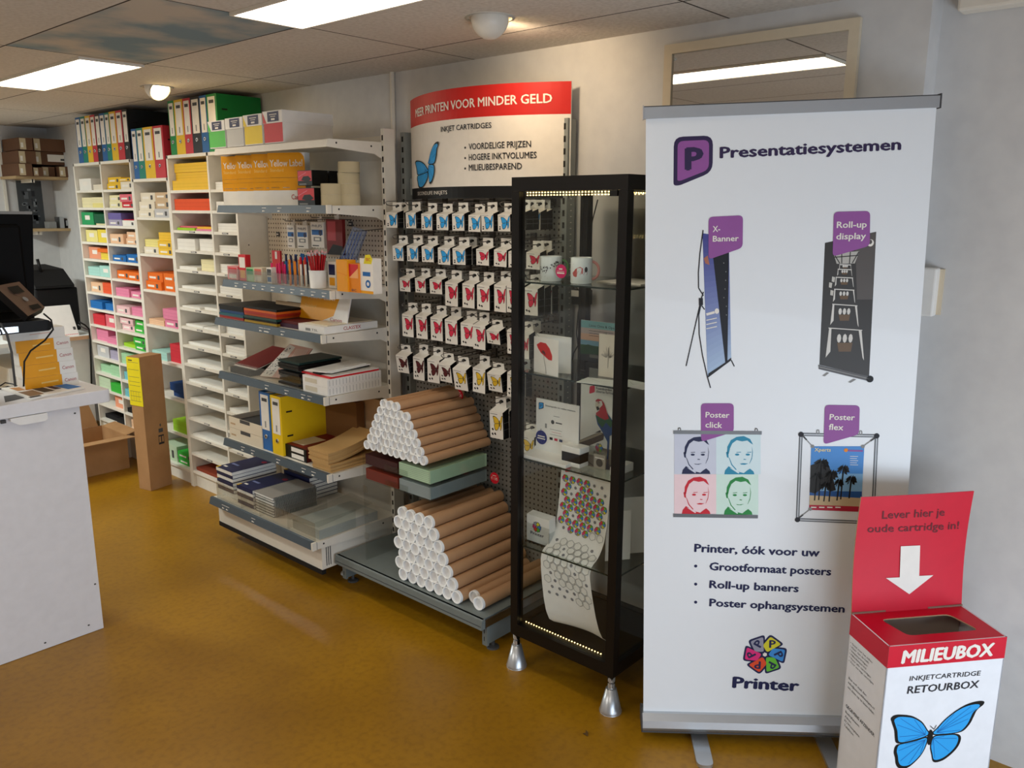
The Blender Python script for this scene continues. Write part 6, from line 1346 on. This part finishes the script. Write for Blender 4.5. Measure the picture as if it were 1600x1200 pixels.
sheet('leaflet', [(8, 628), (52, 618), (44, 613), (6, 619)], CT+.0006, .0012, 'dark_grey', 'dark leaflet at the front edge of the counter beside the open magazine', 'leaflet')
obj('counter_cables', MB().tube(zq([(0, 603), (8, 598), (20, 600), (30, 605), (40, 602)], CT+.006), .003, 'black').tube(zq([(0, 608), (12, 604), (26, 607)], CT+.006), .003, 'black'), label='tangle of thin black cables lying on the counter at the left edge', cat='cable')
# ------------------------------------------------------------------ back of the shop
BY = BACKY
def wshelf(z, x0, x1, d, label, lab2=None):
    t = thing('wall_shelf', ((x0+x1)/2, BY-d/2, z), label, 'shelf', 'wooden shelves on the back wall')
    obj('board', MB().box(x0, x1, BY-d, BY-.001, z-.022, z, 'wood'), t)
    for x in (x0+.12, x1-.5): obj('bracket', MB().box(x, x+.02, BY-d*.9, BY-.001, z-.05, z-.0225, 'metal_white'), t)
za = 2.10; wshelf(za, 2.46, 3.09, .36, 'upper wooden wall shelf loaded with long brown boxes')
p = onY(25, 350, BY-.2); q = onY(62, 357, BY-.15); zl = onY(90, 357, BY-.3).z
wshelf(zl, 2.50, 3.09, .30, 'lower wooden wall shelf with a silver device, below the brown boxes')
for x in (2.475, 2.5): pass
obj('shelf_rail', MB().box(2.47, 2.49, BY-.02, BY-.001, za-.6, 2.40, 'metal_white'), label='white vertical shelf rail on the back wall at the left of the brown boxes', cat='shelf rail')
# long brown boxes: ends face the room
bl = [(12, 38, 250, 271), (19, 36, 237, 262), (17, 30, 215, 236), (31, 40, 217, 236), (56, 75, 254, 268), (41, 49, 257, 271), (58, 118, 238, 254), (62, 118, 255, 268), (36, 118, 217, 236)]
names = ['bottom left', 'second from bottom at left', 'top left', 'top, second from left', 'bottom, under the labelled box', 'bottom, third from left', 'middle right, with a white label on its side', 'lower right', 'top right']
lay = [(2.47, .10, 0, .095, .0), (2.585, .075, 0, .07, .03), (2.675, .10, 0, .08, .1), (2.79, .27, 0, .085, .05), (2.485, .13, 1, .1, .02), (2.63, .4, 1, .105, .1), (2.50, .10, 2, .095, .02), (2.62, .42, 2, .1, .06)]
nm = ['bottom row, leftmost', 'bottom row, second from left', 'bottom row, third from left', 'bottom row, rightmost', 'middle row, left', 'middle row, right, with a white label', 'top row, left', 'top row, right']
zr = [za+.0006, za+.0965, za+.203]
for (x, w, r, h, dy), n in zip(lay, nm):
    m = MB().box(x, x+w, BY-.42+dy, BY-.02, zr[r], zr[r]+h, 'brown_box'); F = FY(x, BY-.42+dy, zr[r])
    m.rect(F, .004, .004, min(w*.5, .05), h-.004, 'ivory_end' if 'ivory_end' in MATS else mat('ivory_end', 'cdbb98', .7)).rect(F, .012, h*.2, .03, h*.6, 'label_white', .0012)
    if 'label' in n: m.rect(F, w*.25, h*.25, w*.85, h*.8, 'label_white', .001).rect(F, w*.5, h*.35, w*.8, h*.5, 'dark_grey', .0014)
    obj('long_box', m, label=f"long brown cardboard box on the upper wall shelf, {n}", cat='box', group='long brown boxes on the wall shelf')
# dark picture leaning on the lower shelf, silver device
a = onY(26, 282, BY-.12); b = onY(72, 345, BY-.12)
t = thing('wall_picture', ((a.x+b.x)/2, BY-.1, zl+.0006), 'dark grey picture print leaning above the lower wall shelf', 'picture')
F = FY(a.x, BY-.10, zl+.001); L, h = b.x-a.x, a.z-zl+.0
m = MB().fbox(F, 0, L, 0, h, -.008, 0, cm('3c3f42', .5)); random.seed(9)
for k in range(26):
    x, y = random.uniform(.02, L-.06), random.uniform(.02, h-.07); m.rect(F, x, y, x+random.uniform(.01, .04), y+random.uniform(.01, .06), cm(random.choice(['5a5e62', '24262a', '707478', '303438'])), .001)
obj('print', m, t)
a = onY(89, 345, BY-.2); b = onY(124, 352, BY-.2)
t = thing('binding_device', ((a.x+b.x)/2, BY-.2, zl), 'silver and black desk device on the lower wall shelf', 'device'); z = zl+.0006
obj('side_plate', MB().box(a.x, a.x+.035, BY-.26, BY-.15, z, z+.095, 'steel'), t); obj('body', MB().box(a.x+.036, a.x+.24, BY-.25, BY-.15, z, z+.075, 'soft_black'), t)
s = MB()
for k in range(6): s.box(a.x+.05+.03*k, a.x+.068+.03*k, BY-.258, BY-.2505, z+.02, z+.065, 'steel')
obj('pins', s, t)
a = onY(75, 350, BY-.2); obj('small_box', MB().box(a.x, a.x+.06, BY-.22, BY-.12, zl+.0006, zl+.055, 'grey'), label='small grey box left of the silver device on the lower wall shelf', cat='box')
# large black printer on a desk
Yp = 6.95; a = onY(60, 502, Yp); b = onY(138, 505, Yp); DZ_ = onY(100, 508, Yp).z
desk = thing('desk', (2.1, 7.1, 0), 'pale desk with drawers behind the counter, carrying the black printer', 'desk')
c = onY(75, 528, 6.7); d = onY(138, 518, 6.7); dz = c.z
obj('desk_top', MB().box(1.5, 2.60, 6.62, 7.6, dz-.028, dz, 'desk_white'), desk)
obj('cabinet', MB().box(onY(86, 560, 6.66).x, 2.545, 6.66, 7.5, .06, dz-.0285, 'desk_white'), desk)
xl = onY(86, 560, 6.66).x
for k in range(4): obj('drawer', MB().box(xl-.32, xl-.003, 6.66, 7.4, .08+.155*k, .23+.155*k, 'desk_white'), desk)
obj('edge_strip', MB().box(2.25, 2.60, 6.612, 6.6195, dz-.028, dz-.001, 'tan'), desk, 'worn brown edge')
pz = dz+.0006
pr_ = thing('printer', (2.25, 7.2, pz), 'large black office printer with a sloping lid at the back left', 'printer')
A = onY(60, 500, 6.95); Bq = onY(137, 500, 6.95); e1 = onY(128, 448, 6.95).z
x0, x1 = A.x, min(Bq.x, 2.62); h1 = onY(100, 448, 6.95).z; h2 = onY(80, 421, 7.1).z
obj('body', MB().box(x0, x1, 6.95, 7.55, pz, h1-.006, 'black'), pr_, bevel=.015)
obj('lid', MB().prism(Fr((x0, 0, 0), (0, 1, 0), (0, 0, 1)), [(6.93, h1-.004), (6.93, h1+.015), (7.12, h2), (7.5, h2+.02), (7.56, h1)], 0, x1-x0-.03, 'soft_black'), pr_)
tp = onY(62, 405, 7.1); obj('paper_support', MB().tube([(tp.x, 7.1, h2-.02), (tp.x-.01, 7.12, tp.z)], .012, 'black', 8), pr_)
# white sheet pad with red dotted edge leaning on the desk front
Q = [onY(58, 512, 6.68), onY(121, 512, 6.68), onY(119, 482, 6.74), onY(60, 480, 6.74)]
x0, x1, z1 = Q[0].x, Q[1].x, Q[2].z
m = MB(); F = Fr((x0, 6.66, dz+.0008), (1, 0, 0), (0, .55, 1)); L = x1-x0; H = (z1-dz)
m.fbox(F, 0, L, 0, H+.06, -.012, 0, 'white')
for k in range(22): m.rect(F, L*k/22, .012, L*(k+.6)/22, .017, 'red')
m.rect(F, L*.9, .05, L*.97, .075, 'dark_grey')
obj('writing_pad', m, label='white pad with a red dotted edge propped on the desk in front of the printer', cat='pad')
pts = [onY(x, y, 6.6) for x, y in ((124, 503), (133, 508), (139, 514), (141, 530), (142, 560), (143, 600))]
obj('power_cable', MB().tube(pts, .006, 'black').tube([onY(x, y, 6.6) for x, y in ((122, 507), (132, 513), (137, 515))], .005, 'dark_grey'), label='black cable hanging from the desk edge beside the leftmost rack', cat='cable')
# ------------------------------------------------------------------ cardboard boxes on the floor
g = onZ(141, 743, 0); g2 = onZ(203, 731, 0)
x0, y0 = g.x, min(g.y, g2.y)-.0; x1 = g2.x; zt = onY(138, 692, y0).z; yb = y0+.42
t = thing('open_carton', ((x0+x1)/2, y0+.2, 0), 'open brown cardboard box with flaps on the floor behind the counter', 'cardboard box'); xs = 1.88
m = MB().box(xs, x1, y0, y0+.005, .001, zt, 'cardboard').box(xs, x1, yb-.005, yb, .001, zt, 'cardboard').box(xs, xs+.005, y0+.005, yb-.005, .001, zt, 'cardboard').box(x1-.005, x1, y0+.005, yb-.005, .001, zt, 'cardboard').box(xs+.005, x1-.005, y0+.005, yb-.005, .001, .006, 'cardboard')
obj('carton', m, t)
obj('flap', MB().prism(Fr((xs, y0, zt+.001), (1, 0, 0), (0, -.95, .08)), [(0, 0), (x1-xs, 0), (x1-xs+.02, .12), (-.01, .12)], 0, .004, 'cardboard'), t)
obj('flap', MB().prism(Fr((xs, yb, zt+.001), (1, 0, 0), (0, .15, 1)), [(0, 0), (x1-xs-.03, 0), (x1-xs-.08, .2), (.0, .2)], 0, .004, 'cardboard'), t)
obj('flap', MB().prism(Fr((x1, yb-.01, zt+.001), (0, -1, 0), (.6, 0, .12)), [(0, 0), (yb-y0-.02, 0), (yb-y0-.03, .09), (.01, .09)], -.004, 0, 'cardboard'), t)
# tall narrow carton with yellow form
a = onZ(222, 762, 0); b = onZ(236, 767.5, 0); c = onZ(264, 758, 0)
u = (c-b); wv = (a-b); Lx = .17; Ly = .115
D = V((c.x-b.x, c.y-b.y, 0)).normalized(); E_ = V((-D.y, D.x, 0))
Ht = onX(258, 560, b.x+.1).z
t = thing('tall_carton', b+D*Lx/2+E_*Ly/2, 'tall narrow brown carton with a yellow form, standing on the floor before the paper racks', 'cardboard box')
m = MB().fbox(Fr(b, D, (0, 0, 1)), 0, Lx, .001, Ht, -Ly, 0, 'cardboard'); F = Fr(b, D, (0, 0, 1))
m.rect(F, Lx*.55, Ht*.33, Lx*.8, Ht*.4, 'dark_text').rect(F, Lx*.57, Ht*.345, Lx*.66, Ht*.39, 'cardboard', .001).rect(F, Lx*.7, Ht*.345, Lx*.78, Ht*.39, 'cardboard', .001).rect(F, Lx*.58, Ht*.42, Lx*.78, Ht*.45, 'dark_grey').disc(F, Lx*.68, Ht*.475, .006, .01, 'dark_grey', 8)
obj('carton', m, t)
G = Fr(b+E_*Ly, E_*-1, (0, 0, 1)); z0 = Ht*.64
m = MB().fbox(G, -.008, Ly+.006, z0, Ht*.995, .001, .0035, 'strip_yellow'); zh = Ht*.995-z0
for k, v in enumerate((.1, .2, .3, .42, .5, .6, .75, .9)): m.line(G, [(.004, z0+zh*v), (Ly-.006, z0+zh*v)], .002, 'dark_grey', .0042)
for k in range(4): m.line(G, [(.012+.025*k, z0+zh*.1), (.012+.025*k, z0+zh*.3)], .0012, 'dark_grey', .0042)
m.rect(G, .01, z0+zh*.93, .05, z0+zh*.95, 'dark_text', .0042)
obj('yellow_form', m, t, 'yellow printed form')
# scrap on the floor
p = onZ(918, 1151, 0); m = MB(); F = Fr((p.x, p.y, .0012), (1, .3, .1), (-.3, 1, .1)); m.prism(F, [(0, 0), (.018, .004), (.026, .016), (.012, .012), (.004, .02)], 0, .002, cm('5a4020', .8))
obj('paper_scrap', m, label='tiny brown scrap on the floor in front of the banner', cat='litter')
